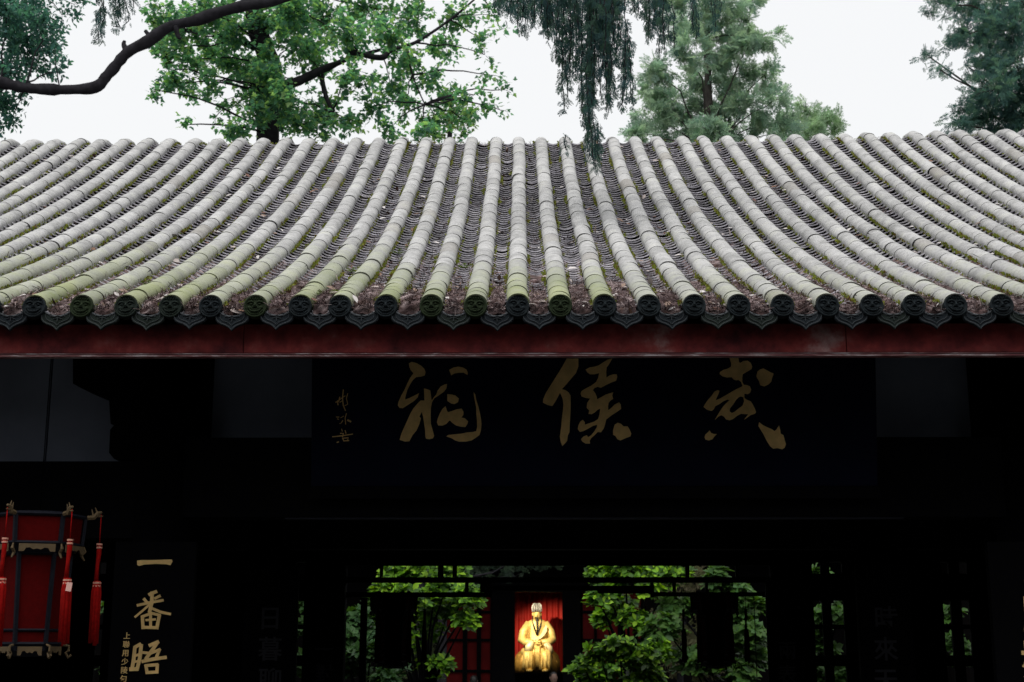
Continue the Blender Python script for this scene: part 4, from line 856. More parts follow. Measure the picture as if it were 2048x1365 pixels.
def tree(name, label, limbs, blobs, kind, lsize, palette, mat, bark='bark', group=None, base=None, leaf='maple', up=.6, cat='tree'):
    """limbs: [(points, radii)], first is the trunk; blobs: (centre Vector, radius(3), leaf count)"""
    b0 = limbs[0][0][0]; root = empty(name, (b0[0], b0[1], max(0, b0[2])), label, cat, group)
    nodes = [Vector(p) for L in limbs for p in L[0][1:]]; tw = MB(); limb_tubes(tw, limbs)
    pos = []; al = []; nr = []
    for c, rad, n in blobs:
        c = Vector(c); nb = min(nodes, key=lambda q: (q - c).length + (2 if q.z > c.z + .3 else 0)); L = (c - nb).length
        mid = (nb + c) / 2 + Vector((random.uniform(-.1, .1), random.uniform(-.1, .1), .12)) * L
        r0 = min(.012 + .012 * L, .05); r0 *= .7; tw.tube([nb * (1 - x) ** 2 + mid * (2 * x * (1 - x)) + c * x * x + Vector((N3(c.x * 9, x * 4), N3(c.y * 9, x * 4, 3), N3(c.z * 9, x * 4, 7))) * (.06 * L * x * (1 - x) * 4) for x in (0, .17, .33, .5, .67, .83, 1)], [r0 * (1 - .65 * x) for x in (0, .17, .33, .5, .67, .83, 1)], 5, False)
        k = max(3, int(n / 22)); per = max(1, n // k)
        for _ in range(k):
            d = rand_unit(1)[0] * (rng.random() ** .4); e = c + Vector((d[0] * rad[0], d[1] * rad[1], d[2] * rad[2])); s = c.lerp(e, .1)
            m2 = s.lerp(e, .5) + Vector((0, 0, .06 * (e - s).length)); tw.tube([s, m2, e], [r0 * .3, r0 * .22, .003], 4, False)
            t = rng.uniform(.35, 1.05, per); q = np.array([np.array(s) * (1 - x) + np.array(e) * x for x in t]) + rng.normal(0, .05 + .05 * lsize, (per, 3))
            dd = np.array((e - s).normalized()); a = rand_unit(per) * .9 + dd * .7 + np.array((0, 0, -.25)); pos.append(q); al.append(a)
            nr.append(rand_unit(per) * (1 - up) + np.array((0, 0, up)))
    tw.build('trunk', M[bark], root, True)
    pos = np.concatenate(pos); al = np.concatenate(al); nr = np.concatenate(nr); n = len(pos); rot = frames(al, nr); cl = cols_(n, palette)
    if leaf == 'fan':
        parts = []; sel = rng.integers(0, 3, n)
        for q in range(3):
            i = sel == q; parts.append((FANS[q][0], FANS[q][1], pos[i], rot[i], lsize * rng.uniform(.6, 1.25, i.sum()), cl[i]))
    else:
        V, Fc = (MAPLE_V, MAPLE_F) if leaf == 'maple' else (OVAL_V, OVAL_F)
        parts = [(V, Fc, pos, rot, lsize * rng.uniform(.6, 1.2, n), cl)]
    link('crown', batch_mesh('crown', parts), mat, root); return root

def PB(px, py, Y, rpx, n, sq=.8, dep=1.0):
    """blob centred where the photograph shows a clump, at real distance Y"""
    c = at(px, py, Y); k = (c - CAM).dot(fwd) / F; return (c, (rpx * k, rpx * k * dep, rpx * k * sq), n)
def PP(lst, Y): return [at(px, py, Y if not callable(Y) else Y(px)) for px, py in lst]

# 1. broad-leaved maple behind the ridge
Y1 = 23.0; tb = at(535, 270, Y1)
trunk1 = [(tb.x + .1, Y1, 0), (tb.x, Y1, 4), (tb.x, Y1, tb.z)] + [tuple(at(px, py, Y1)) for px, py in ((540, 190), (540, 130), (520, 90), (505, 20), (500, -120), (510, -300))]
limbs1 = [(trunk1, [.34, .27, .21, .20, .19, .18, .16, .13, .06]),
          (PP([(545, 178), (590, 165), (640, 142), (690, 120), (760, 100)], Y1 - .3), [.10, .085, .07, .045, .03]),
          (PP([(690, 102), (720, 108), (765, 116), (785, 100), (830, 86), (900, 40), (960, -10)], Y1 - .8), [.05, .05, .05, .04, .032, .022, .015]),
          (PP([(640, 142), (652, 190), (668, 232)], Y1 - .2), [.05, .04, .03]), (PP([(520, 60), (600, -10), (680, -60)], Y1 + .3), [.1, .08, .05]), (PP([(520, 100), (440, 70), (370, 60)], Y1 + .2), [.07, .05, .03]),
          (PP([(815, 95), (825, 150), (850, 210)], Y1 - .7), [.02, .015, .01])]
B1 = []
for px, py, r_, n in ((345, 140, 45, 30), (385, 155, 45, 36), (330, 80, 40, 40), (420, 160, 40, 34), (450, 200, 40, 26), (310, 60, 30, 24), (970, 110, 34, 14), (1000, 60, 30, 10), (960, 210, 40, 22), (1010, 180, 26, 8), (540, 150, 40, 110), (520, 200, 34, 80), (560, 235, 34, 70), (370, 60, 60, 170), (330, 30, 45, 110), (420, 30, 60, 180), (470, 60, 60, 190), (430, 110, 55, 160), (380, 120, 45, 90), (480, 130, 50, 150), (330, 110, 35, 50), (350, 165, 35, 45), (400, 185, 26, 22), (310, 180, 22, 16),
                      (500, 170, 45, 110), (510, 230, 40, 90), (480, 255, 40, 70), (550, 40, 70, 220), (600, 80, 70, 210), (590, 20, 60, 180), (650, 40, 70, 210), (620, 120, 55, 130), (580, 200, 55, 140), (600, 250, 50, 120), (650, 215, 50, 120), (540, 120, 40, 90), (640, 260, 45, 80), (690, 240, 40, 60), (700, 160, 55, 110), (700, 70, 60, 150),
                      (740, 20, 60, 160), (760, 60, 60, 140), (800, 110, 55, 100), (780, 170, 60, 110), (830, 40, 60, 130), (740, 215, 45, 60), (810, 210, 45, 60), (860, 150, 50, 70), (890, 90, 50, 75), (870, 230, 50, 75), (920, 30, 50, 80), (960, 80, 35, 25), (900, 200, 45, 60), (950, 190, 34, 22), (930, 240, 40, 44), (980, 150, 30, 12), (980, 30, 32, 18), (850, 262, 40, 50), (780, 258, 40, 40), (1000, 220, 22, 8), (430, 235, 20, 8), (365, 250, 20, 10),
                      (560, -60, 90, 200), (680, -60, 90, 200), (450, -50, 90, 200), (800, -50, 90, 180), (560, -180, 120, 240), (700, -180, 110, 200), (440, -170, 110, 200), (900, -80, 80, 120)):
    B1.append(PB(px, py, Y1 + random.uniform(-1.7, 1.0), r_, int(n * 3.7), .75, 1.4))
tree('maple_tree', 'green broad-leaved maple with dark trunk rising behind the roof ridge', limbs1, B1, 0, .10, [(.12, .26, .19), (.095, .22, .17), (.15, .31, .18), (.26, .40, .18), (.085, .19, .17)], LM['maple'])  # leaf colours lifted, sky glare painted into the palette
# pale yellow-green sapling at the right of the maple
Ys = 27.0; bs = at(895, 300, Ys)
tree('young_maple_tree', 'pale yellow-green young tree just right of the maple behind the ridge', [([(bs.x, Ys, 0), (bs.x, Ys, bs.z * .7), tuple(at(900, 250, Ys)), tuple(at(905, 190, Ys))], [.10, .08, .05, .015])],
     [PB(px, py, Ys + random.uniform(-.5, .5), r_, n) for px, py, r_, n in ((900, 190, 34, 90), (885, 230, 40, 130), (930, 235, 36, 110), (905, 265, 44, 140), (860, 262, 36, 90))], 0, .10, [(.13, .20, .08), (.10, .18, .07), (.16, .22, .10)], LM['maple'])
# 2. tree at the left edge with the long bare limb
Y2 = 20.0
lt = [at(-190, py, Y2) for py in (420, 250, 120, -60)]
limbs2 = [([(lt[0].x - .3, Y2, 0), (lt[0].x - .1, Y2, 5), tuple(lt[1]), tuple(lt[2]), tuple(lt[3]), (lt[3].x + .3, Y2, lt[3].z + 3)], [.42, .34, .28, .25, .2, .08]),
          (PP([(-190, 120), (-90, 145), (0, 164), (50, 176), (120, 180), (190, 174), (215, 150), (255, 105), (300, 80), (345, 52), (400, 40), (470, 16), (560, 0), (660, -40), (760, -110)], Y2 - .6), [.13, .11, .098, .09, .085, .08, .085, .08, .085, .08, .09, .085, .07, .05, .03]),
          (PP([(255, 105), (248, 90), (250, 82)], Y2 - .62), [.05, .035, .02]), (PP([(352, 54), (356, 72), (362, 78)], Y2 - .62), [.05, .035, .02]), (PP([(300, 80), (296, 68), (290, 62)], Y2 - .62), [.05, .03, .02]), (PP([(480, 16), (486, 4), (496, -4)], Y2 - .62), [.06, .04, .02]),
          (PP([(-190, 40), (-60, 20), (60, -20)], Y2), [.12, .09, .04]), (PP([(-190, 180), (-100, 200), (-10, 210)], Y2 + .4), [.08, .06, .03])]
B2 = []
for px, py, r_, n in ((15, 30, 60, 340), (60, 25, 60, 330), (30, 85, 60, 330), (75, 90, 50, 230), (90, 50, 40, 150), (20, 140, 55, 230), (70, 140, 40, 90), (110, 110, 28, 34), (125, 30, 34, 50), (150, 10, 30, 40), (10, 205, 34, 150), (25, 235, 22, 40), (5, 250, 20, 30), (40, 190, 24, 30), (120, 145, 18, 12),
                      (-70, 60, 80, 300), (-80, 180, 70, 250), (20, -60, 90, 300), (120, -60, 70, 120), (-150, -60, 120, 300)):
    B2.append(PB(px, py, Y2 + random.uniform(-.8, .8), r_, int(n * 2.6), .85, 1.3))
tree('dark_leaved_tree', 'dark-leaved tree at the left edge with one long bare crooked limb', limbs2, B2, 0, .085, [(.07, .17, .15), (.06, .15, .14), (.09, .22, .15)], LM['dark'], leaf='oval', up=.4)

# 3. weeping cypress over the front court: trunk outside the frame on the right, limbs arching over the roof
root = empty('weeping_cypress', (5.2, 4.2, 0), 'weeping cypress whose dark drooping sprays hang over the roof ridge', 'tree')
lim = [([(5.2, 4.2, 0), (5.1, 4.3, 4), (4.9, 4.6, 8), (4.8, 4.8, 11), (4.7, 5, 14)], [.30, .26, .22, .17, .06]),
       ([(4.95, 4.5, 7.0), (3.4, 6.4, 7.9), (1.8, 8.2, 8.1), (.6, 9.2, 7.75), (-.4, 9.6, 7.55)], [.12, .10, .08, .06, .03]), ([(1.8, 8.2, 8.1), (.2, 8.6, 8.4), (-1.6, 9.0, 8.0), (-3.2, 9.3, 7.5)], [.06, .05, .04, .02]),
       ([(3.4, 6.4, 7.9), (2.4, 8.4, 8.3), (1.6, 9.8, 7.8)], [.07, .05, .03])]
tw = MB(); limb_tubes(tw, lim); P_, A_, N_, Z_ = [], [], [], []
def strand(px, py0, py1, Y, w_=14, dens=1.0, sway=0):
    top_ = at(px, py0, Y); ln = (top_ - at(px, py1, Y)).length; n = max(3, int(ln / .035 * dens)); path = []
    sw = random.uniform(-.5, .5) * .12 * ln + sway; k = (top_ - CAM).dot(fwd) / F
    for i in range(n):
        t = i / (n - 1); q = top_ + Vector((sw * t * t + .02 * N3(t * 5, px), random.uniform(-.05, .05), -ln * t)); path.append(q)
        m = 2
        for _ in range(m):
            P_.append(np.array(q) + rng.normal(0, w_ * k * .28 * (1.15 - .7 * t), 3)); A_.append(np.array((random.gauss(0, .45), random.gauss(0, .45), -1.0))); N_.append(rand_unit(1)[0]); Z_.append(random.uniform(.05, .105) * (1.1 - .35 * t))
    tw.tube(path[::max(1, n // 6)] + [path[-1]], .0035, 4, False)
for px, y0, y1, n, w_ in ((1010, -20, 30, 4, 16), (1040, -20, 45, 5, 18), (1070, -20, 60, 6, 18), (1100, -20, 85, 7, 20), (1125, -20, 110, 6, 20), (1150, -20, 150, 7, 22), (1170, -10, 190, 6, 20), (1185, 0, 215, 6, 18), (1180, 180, 320, 5, 13), (1200, -20, 210, 6, 18), (1215, -20, 150, 6, 18), (1235, -20, 110, 5, 16), (1250, 60, 200, 4, 13), (1258, 90, 215, 3, 10), (1142, 70, 190, 3, 12), (1120, 80, 215, 2, 8), (1165, 100, 240, 4, 16), (1300, -20, 90, 4, 12), (1318, -20, 120, 3, 12), (1280, -20, 60, 3, 12), (1390, -20, 70, 4, 16), (1440, -20, 45, 4, 16), (1185, 250, 325, 4, 12), (1130, 275, 320, 2, 9),
                          (215, -20, 60, 4, 13), (235, -20, 50, 4, 13), (255, -20, 30, 3, 10), (212, 20, 95, 3, 9), (1000, -30, 15, 3, 14), (990, -40, 45, 2, 10), (1020, -40, 25, 6, 26), (1060, -40, 40, 7, 28), (1100, -40, 55, 7, 28), (1140, -40, 70, 7, 28), (1180, -40, 80, 7, 26), (1225, -40, 60, 6, 26), (1265, -40, 30, 5, 22), (1310, -40, 50, 5, 22), (1340, -40, 90, 4, 16)):
    for _ in range(max(1, int(n * .85))): strand(px + random.gauss(0, 9), y0 + random.uniform(-10, 10), y1 + random.uniform(-22, 12), 9.4 + random.uniform(-.5, .5), w_)
n = len(P_); P_ = np.array(P_); rot = frames(np.array(A_), np.array(N_)); cl = cols_(n, [(.05, .10, .115), (.055, .115, .115), (.075, .14, .11)]); sel = rng.integers(0, 3, n); Z_ = np.array(Z_)
tw.build('trunk', M['bark'], root, True)
link('crown', batch_mesh('crown', [(FANS[q][0], FANS[q][1], P_[sel == q], rot[sel == q], Z_[sel == q], cl[sel == q]) for q in range(3)]), LM['conifer'], root)

# 4-6. conifers behind the roof
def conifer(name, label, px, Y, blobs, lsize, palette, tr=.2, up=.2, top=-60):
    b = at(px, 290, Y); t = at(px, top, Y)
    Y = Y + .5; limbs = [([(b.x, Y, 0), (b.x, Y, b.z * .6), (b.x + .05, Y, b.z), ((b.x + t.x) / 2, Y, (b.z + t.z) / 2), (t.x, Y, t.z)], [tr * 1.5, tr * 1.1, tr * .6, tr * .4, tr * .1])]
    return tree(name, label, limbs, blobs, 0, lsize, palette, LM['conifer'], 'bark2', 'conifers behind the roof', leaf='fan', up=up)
bl = []
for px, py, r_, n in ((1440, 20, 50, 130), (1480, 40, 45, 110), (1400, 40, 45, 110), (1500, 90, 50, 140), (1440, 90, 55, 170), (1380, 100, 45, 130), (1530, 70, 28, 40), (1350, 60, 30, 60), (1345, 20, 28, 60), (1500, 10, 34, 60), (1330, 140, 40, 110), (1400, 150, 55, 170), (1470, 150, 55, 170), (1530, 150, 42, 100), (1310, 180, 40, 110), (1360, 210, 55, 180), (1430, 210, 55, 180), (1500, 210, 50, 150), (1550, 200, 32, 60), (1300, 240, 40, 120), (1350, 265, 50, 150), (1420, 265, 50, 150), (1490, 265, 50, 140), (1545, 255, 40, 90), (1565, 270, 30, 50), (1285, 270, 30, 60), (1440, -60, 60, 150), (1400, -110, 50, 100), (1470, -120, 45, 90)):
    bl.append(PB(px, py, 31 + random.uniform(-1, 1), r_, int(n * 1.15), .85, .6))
conifer('grey_green_cypress', 'tall grey-green cypress, haze painted into its leaves, standing behind the ridge right of centre', 1420, 31, bl, .34, [(.34, .46, .38), (.38, .50, .39), (.29, .42, .36), (.43, .54, .40)], .18, top=-160)  # palette far paler than foliage: haze and glare are in the colour
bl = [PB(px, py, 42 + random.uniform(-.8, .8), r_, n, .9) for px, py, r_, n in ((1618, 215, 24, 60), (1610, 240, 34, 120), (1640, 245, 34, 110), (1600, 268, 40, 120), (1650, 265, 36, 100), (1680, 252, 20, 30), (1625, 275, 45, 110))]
conifer('haze_tinted_conifer', 'small conifer top paled by painted haze, just above the ridge, right of the tall cypress', 1618, 42, bl, .36, [(.33, .45, .33), (.36, .48, .31)], .14, top=195)  # distance haze painted into the pale leaf colours
bl = []
for px, py, r_, n in ((1990, 10, 60, 300), (1920, 10, 45, 170), (1875, 5, 34, 70), (2030, 60, 60, 300), (1960, 60, 50, 230), (1925, 70, 34, 100), (1980, 120, 50, 260), (2030, 130, 55, 300), (1930, 130, 30, 50), (1990, 180, 50, 260), (2040, 200, 50, 280), (1950, 190, 30, 50), (1930, 225, 28, 60), (1990, 235, 45, 200), (2040, 250, 45, 240), (1915, 250, 24, 50), (1945, 255, 34, 90), (1860, 115, 14, 24), (1880, 140, 12, 18), (2100, 60, 80, 300), (2110, 180, 80, 300), (2060, -60, 90, 300), (1960, -60, 70, 200)):
    bl.append(PB(px, py, 20.5 + random.uniform(-.7, .7), r_, int(n * 1.5), .9, 1.0))
conifer('dark_cypress', 'dark blue-green cypress filling the upper right corner', 2120, 20.5, bl, .15, [(.10, .20, .19), (.115, .22, .19), (.08, .16, .17), (.16, .28, .20)], .2, top=-200)

# ------------------------------------------------------------------ courtyard shrubs behind the hall
def shrub(name, label, px, Y, blobs, lsize, palette, n_per=7, leaf='oval', mat='shrub', group='leafy shrubs in the rear court'):
    b = at(px, 1340, Y); root = empty(name, (b.x, Y, 0), label, 'shrub', group); tw = MB(); pos, al, nr, sz = [], [], [], []
    tw.tube([(b.x, Y, 0), (b.x + .05, Y, .8), (b.x, Y, 1.5)], [.07, .06, .04], 8)
    for c, rad, n in blobs:
        c = Vector(c); s = Vector((b.x + (c.x - b.x) * .3, Y, max(.6, c.z - .8))); tw.tube([(b.x, Y, min(1.2, s.z)), s, c], [.03, .02, .008], 5, False)
        for _ in range(int(n * 2.7)):                  # rosettes of leaves at twig ends
            d = rand_unit(1)[0]; e = np.array(c) + d * np.array(rad) * (rng.random() ** .45); ax = np.array((d[0] * .6, d[1] * .6 - .35, .75)) + rng.normal(0, .2, 3); ax /= np.linalg.norm(ax)
            tw.tube([tuple(np.array(c) * .5 + e * .5 - np.array((0, 0, .05))), tuple(e)], .004, 4, False)
            t1 = np.cross(ax, (0, 1, .3)); t1 /= np.linalg.norm(t1); t2 = np.cross(ax, t1); ph = rng.random() * 6.28; s_ = rng.uniform(.75, 1.2)
            for q in range(n_per):
                a = ph + q * 2.4; rad_ = t1 * math.cos(a) + t2 * math.sin(a); v = rad_ * rng.uniform(.8, 1.1) + ax * rng.uniform(.1, .5); pos.append(e + rad_ * .008); al.append(v); nr.append(ax + rng.normal(0, .15, 3)); sz.append(lsize * s_ * rng.uniform(.7, 1.15))
    tw.build('stems', M['black'], root, True); n = len(pos); rot = frames(np.array(al), np.array(nr)); cl = cols_(n, palette); sc = np.array(sz)[:, None] * np.array((1.15, 1, 1))
    link('foliage', batch_mesh('foliage', [(OVAL_V, OVAL_F, np.array(pos), rot, sc, cl)], True), LM[mat], root); return root
GP = [(.14, .32, .016), (.08, .20, .014), (.24, .44, .025), (.03, .085, .010), (.045, .12, .012)]  # bright and dark greens paint in leaf highlights and shaded gaps
def SB(lst, Y, k=1.0, dep=.5): return [PB(px, py, Y + random.uniform(-.4, .4), r_, max(2, int(n * k)), .7, dep) for px, py, r_, n in lst]
shrub('leafy_shrub', 'bright green broad-leaved shrub left of the statue, under the hanging lattice', 850, 21, SB(((800, 1300, 44, 10), (870, 1330, 40, 8), (930, 1240, 26, 6), (790, 1270, 40, 10), (790, 1150, 40, 18), (850, 1140, 45, 22), (900, 1150, 40, 18), (870, 1180, 45, 20), (930, 1190, 38, 14), (760, 1185, 36, 14), (820, 1200, 40, 16), (900, 1215, 40, 16), (945, 1200, 24, 6), (850, 1240, 40, 10), (745, 1230, 36, 12), (860, 1260, 30, 6)), 21), .12, GP)
shrub('leafy_shrub', 'broad-leaved green shrub low at the left of the rear court', 730, 20, SB(((710, 1240, 34, 12), (690, 1290, 36, 14), (740, 1310, 40, 16), (780, 1330, 36, 14), (700, 1340, 36, 14), (730, 1270, 30, 8), (770, 1360, 30, 10)), 20), .13, [(.04, .10, .03), (.05, .12, .035), (.035, .085, .035)])
shrub('leafy_shrub', 'bright green broad-leaved shrub right of the statue, touching the lattice', 1260, 21, SB(((1200, 1145, 34, 14), (1250, 1140, 40, 18), (1310, 1145, 40, 18), (1350, 1150, 34, 12), (1230, 1170, 36, 14), (1290, 1175, 36, 14), (1200, 1200, 30, 10), (1240, 1220, 34, 12), (1210, 1240, 26, 8), (1270, 1240, 34, 12), (1190, 1185, 20, 5)), 21), .12, GP)
shrub('leafy_shrub', 'low green broad-leaved shrub spreading in front of the statue to the right', 1250, 19.6, SB(((1165, 1330, 24, 9), (1200, 1310, 34, 14), (1240, 1300, 38, 16), (1280, 1320, 40, 16), (1220, 1345, 40, 16), (1180, 1355, 30, 10), (1310, 1300, 34, 12), (1290, 1355, 40, 14), (1150, 1345, 14, 4)), 19.6), .115, GP)
shrub('leafy_shrub', 'tall broad-leaved shrub near the rear column on the right', 1460, 20.5, SB(((1330, 1260, 44, 14), (1350, 1210, 40, 12), (1380, 1320, 44, 14), (1440, 1160, 34, 12), (1480, 1190, 34, 12), (1510, 1220, 30, 12), (1470, 1240, 38, 14), (1500, 1270, 36, 14), (1450, 1290, 38, 14), (1510, 1310, 34, 12), (1420, 1330, 40, 12), (1480, 1345, 36, 10)), 20.5), .14, [(.055, .13, .025), (.045, .11, .03), (.07, .15, .03)])
shrub('leafy_shrub', 'green shrub glimpsed through the lattice screen on the right side', 1640, 19.5, SB(((1620, 1250, 34, 10), (1660, 1230, 30, 8), (1640, 1290, 34, 8), (1630, 1345, 40, 16), (1690, 1350, 36, 12), (1600, 1310, 26, 6), (1690, 1190, 30, 5), (1640, 1150, 22, 4)), 19.5), .13, [(.05, .13, .02), (.04, .10, .02)])
shrub('leafy_shrub', 'green shrub glimpsed at the far right between dark boards', 1910, 19.5, SB(((1915, 1290, 30, 12), (1930, 1320, 26, 8), (1990, 1340, 30, 8), (1860, 1300, 30, 6), (1900, 1230, 24, 4)), 19.5), .13, [(.05, .13, .02), (.04, .10, .02)])
shrub('leafy_shrub', 'green shrub glimpsed between the couplet boards on the left', 430, 19.5, SB(((410, 1210, 30, 8), (440, 1240, 32, 9), (420, 1290, 34, 10), (450, 1340, 34, 10), (600, 1200, 26, 6), (610, 1260, 30, 8), (600, 1330, 34, 10), (220, 1220, 20, 4), (225, 1330, 24, 5)), 19.5), .14, [(.05, .12, .03), (.04, .10, .03)])
def juniper(label, px, Y, lst, ls, pal):
    b = at(px, 1340, Y)
    tree('clipped_juniper', label, [([(b.x, Y, 0), (b.x + .05, Y, .9), (b.x, Y, 1.8), (b.x + .1, Y, 2.6)], [.10, .08, .05, .02])], [PB(px_, py, Y + random.uniform(-.3, .3), r_, n, .8) for px_, py, r_, n in lst], 0, ls, pal, LM['conifer'], 'bark', 'junipers in the rear court', leaf='fan', up=.3, cat='shrub')
juniper('beige-green juniper behind the shrubs right of the statue', 1360, 23, ((1350, 1180, 36, 60), (1390, 1160, 36, 60), (1340, 1230, 40, 80), (1380, 1210, 36, 60), (1400, 1270, 36, 70), (1350, 1290, 36, 60), (1400, 1330, 40, 80), (1350, 1350, 40, 70)), .17, [(.13, .13, .07), (.11, .11, .06), (.16, .14, .09)])
juniper('pale juniper clump low between the statue and the left shrub', 830, 21.5, ((850, 1290, 22, 40), (855, 1310, 26, 50), (800, 1300, 26, 30), (790, 1335, 30, 50), (830, 1345, 30, 40), (760, 1360, 30, 40)), .13, [(.16, .18, .10), (.12, .14, .09)])
bl = [PB(px, py, 27 + random.uniform(-.5, .5), r_, n, .8) for px, py, r_, n in ((960, 1130, 34, 60), (1010, 1135, 34, 60), (1060, 1125, 34, 60), (930, 1145, 26, 40), (1030, 1155, 20, 20), (1090, 1115, 30, 40), (980, 1090, 50, 80), (1060, 1080, 50, 80))]
bb = at(842, 1340, 27)
tree('drooping_conifer', 'dull grey-green conifer seen through the lattice above the statue', [([(bb.x, 27, 0), (bb.x, 27, 3.0), (bb.x + .3, 27, 4.4), (bb.x + 1.2, 27, 4.8)], [.14, .11, .08, .03])], bl, 0, .20, [(.05, .075, .06), (.06, .085, .06)], LM['conifer'], 'bark', leaf='fan', up=.2)

# ------------------------------------------------------------------ on the roof: litter, moss, ferns
def chan(i, s): a, b = cols[i], cols[i + 1]; xa, xb = colx(a, s), colx(b, s); return (xa + xb) / 2, (xb - xa - .13) / 2
lit = []; nc = len(cols) - 1
BR = [(.065, .040, .042), (.09, .056, .055), (.04, .028, .030), (.15, .105, .105), (.075, .045, .038), (.30, .24, .24)]
pos, al, nr, sc, cl = [], [], [], [], []; pos2, al2, nr2, sc2, cl2 = [], [], [], [], []
mound = MB()
for i in range(nc):
    ci = cols[i][0]; fill0 = random.uniform(.75, 1.5) * (1.0 if ci < 15 else .55) * (1.15 if 4 <= ci <= 14 else .9)
    vs = []; nx = 5; ks = np.arange(-0.012, 1.8, .022)
    def fillh(s): return max(0.0, .026 * fill0 * (1.1 - s * 1.15) + .022 * N3(i * 3.7, s * 2.2) - .002)
    for s in ks:
        x, hwd = chan(i, s)
        for j in range(nx):
            u = -1 + 2 * j / (nx - 1); h = fillh(s); bz = random.uniform(-.5, .5) * min(h, .016)
            base = pan_n(u, s) - .006; top_n = pan_n(0, s) + .006 + h * (1 - .25 * u * u) * min(1, .25 + max(s, 0) * 6) + bz
            vs.append(RP(x + u * hwd * 1.05, s + random.uniform(-.008, .008), max(base - .01, top_n if h > .003 else base - .015)))
    for s in range(len(ks) * nx):
        pass
    mound.col = (1, 1, 1, 1); n0_ = len(mound.v)
    mound.add(vs, [(a * nx + j, a * nx + j + 1, (a + 1) * nx + j + 1, (a + 1) * nx + j) for a in range(len(ks) - 1) for j in range(nx - 1)])
    for q in range(n0_, len(mound.v)):
        b = random.choice(BR); f = random.uniform(.5, 1.5); mound.c[q] = (b[0] * f, b[1] * f, b[2] * f, 1)
    px0 = proj(RP((cols[i][1] + cols[i + 1][1]) / 2, 1.0, 0))[0]
    if px0 < -500 or px0 > 2600: continue
    s = 0.0
    for _ in range(950):
        s = random.random() ** 2.1 * SCREST; clump = N3(i * 5.1, s * 1.8, 3.0)
        if s > 1.0 and clump < random.uniform(-.05, .5): continue
        x, hwd = chan(i, s); u = random.uniform(-1, 1); h = fillh(s) if s < 1.75 else 0
        p = RP(x + u * hwd, s, max(pan_n(u, s), pan_n(0, s) + .006 + h * (1 - .25 * u * u)) + random.uniform(.001, .008)); pos.append(p)
        d = rand_unit(1)[0]; d[2] = d[2] * .25 + .1; al.append(d); nr.append((random.gauss(0, .4), -.4 + random.gauss(0, .4), 1)); sc.append((random.uniform(.6, 1.4) * .03, random.uniform(.014, .048), .04)); b = random.choice(BR); cl.append((*b, 1))
    for _ in range(22):
        s = random.random() ** 1.5 * SCREST * .95; x, hwd = chan(i, s); u = random.uniform(-.7, .7); h = fillh(s) if s < 1.75 else 0
        pos2.append(RP(x + u * hwd, s, max(pan_n(u, s), pan_n(0, s) + h) + .010)); d = rand_unit(1)[0]; d[2] *= .3; al2.append(d); nr2.append((random.gauss(0, .35), -.5 + random.gauss(0, .3), 1)); sc2.append(random.uniform(.025, .07))
        b = random.choice([(.60, .57, .56), (.62, .58, .57), (.42, .36, .34), (.22, .13, .09), (.18, .10, .08), (.45, .40, .38), (.28, .2, .16)]); cl2.append((*b, 1))
NEED_V = [(-.06, 0, 0), (.06, 0, 0), (.04, 1, .1), (-.04, 1, .1)]
me = batch_mesh('needles', [(NEED_V, [(0, 1, 2, 3)], np.array(pos), frames(np.array(al), np.array(nr)), np.array(sc), np.array(cl)), (OVAL_V, OVAL_F, np.array(pos2), frames(np.array(al2), np.array(nr2)), np.array(sc2), np.array(cl2))])
o = link('leaf_litter', me, M['litter']); tag(o, 'brown needles and pale fallen leaves lying in the roof channels', 'leaf litter', kind='stuff')
o = mound.build('needle_mulch', M['litter']); tag(o, 'matted brown needle mulch filling the lower roof channels', 'leaf litter', kind='stuff')
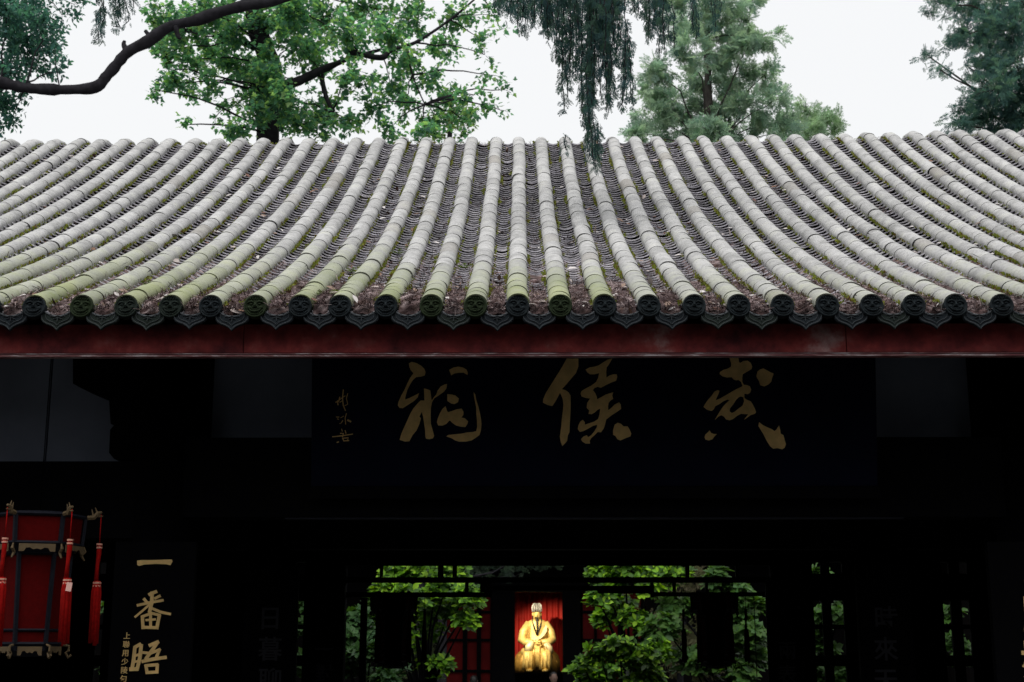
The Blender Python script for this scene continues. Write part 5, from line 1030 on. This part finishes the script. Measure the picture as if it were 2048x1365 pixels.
# moss along the feet of the barrels
pos, al, nr, sc, cl = [], [], [], [], []
for c in cols:
    px0 = proj(RP(c[1], 1.0, 0))[0]
    if px0 < -600 or px0 > 2700: continue
    for sg in (-1, 1):
        for _ in range(620):
            s = random.uniform(0.02, SCREST); dn = N3(c[0] * 9.1 + sg * 3, s * 2.6, 1.0) + .45 * N3(c[0] * 4.3, s * 9, 5.0) + (.10 if s < 3 else 0) + (.10 if c[0] > 13 and sg < 0 else 0) + (.10 if c[0] < 9 and sg > 0 else 0)
            if dn < random.uniform(-.12, .42): continue
            x = colx(c, s) + sg * (.059 + abs(random.gauss(0, .006)))
            for q in range(2):
                pos.append(RP(x + random.gauss(0, .004), s + random.gauss(0, .006), -.052 + random.uniform(-.008, .008))); al.append((sg * random.uniform(.0, .8), random.gauss(-.3, .4), random.uniform(.2, .8))); nr.append((sg, -.6, .5)); sc.append(random.uniform(.006, .015) * (1.35 if dn > .4 else .9))
                f = random.random(); b = (.15 + .15 * f, .19 + .13 * f, .035 + .03 * f) if random.random() < .8 else (.17, .11, .035); cl.append((*b, 1))
TUFT_V = [(-.25, 0, 0), (.25, 0, 0), (.38, .6, .05), (0, 1, -.1), (-.38, .6, .05)]
me = batch_mesh('moss', [(TUFT_V, [(0, 1, 2, 3, 4)], np.array(pos), frames(np.array(al), np.array(nr)), np.array(sc), np.array(cl))])
tag(link('roof_moss', me, M['moss']), 'yellow-green moss tufts along the feet of the barrel tiles', 'moss', kind='stuff')
# little ferns rooted in the channels
def fern(px, py, size, label, nf=7):
    best = min(((proj(RP(chan(i, s)[0], s, -.08)), i, s) for i in range(nc) for s in np.arange(.03, 3, .05)), key=lambda t: (t[0][0] - px) ** 2 + (t[0][1] - py) ** 2)
    i, s = best[1], best[2]; p = Vector(RP(chan(i, s)[0], s, -.06)); f = empty('fern', p, label, 'plant', 'small ferns rooted in the roof channels')
    for k in range(nf):
        a = 6.283 * k / nf + random.uniform(-.3, .3); d = Vector((math.cos(a), math.sin(a), 0)); L = size * random.uniform(.7, 1.2); m = MB(); m.col = (.16, .24, .05, 1)
        pts = [p + d * (L * t) + Vector((0, 0, L * (.9 * t - .65 * t * t))) for t in (0, .25, .5, .75, 1)]; m.tube(pts, .0012, 4)
        side = d.cross(Vector((0, 0, 1)))
        for q in range(1, 12):
            t = q / 12; c = p + d * (L * t) + Vector((0, 0, L * (.9 * t - .65 * t * t))); w_ = L * .28 * math.sin(math.pi * min(1, t * .85 + .15))
            for sg in (-1, 1): m.add([c - d * .003, c + d * .005, c + side * sg * w_ + d * w_ * .5 - Vector((0, 0, w_ * .2))], [(0, 1, 2)])
        m.build('frond', M['moss'], f)
fern(638, 590, .095, 'bright fern tuft near the eave left of centre'); fern(812, 520, .06, 'small fern sprig partway up a channel left of centre', 5); fern(715, 560, .05, 'tiny fern beside a barrel tile near the eave', 5); fern(300, 585, .05, 'tiny fern by the left eave channel', 5); fern(935, 545, .055, 'small upright fern just left of the middle barrel line', 5)
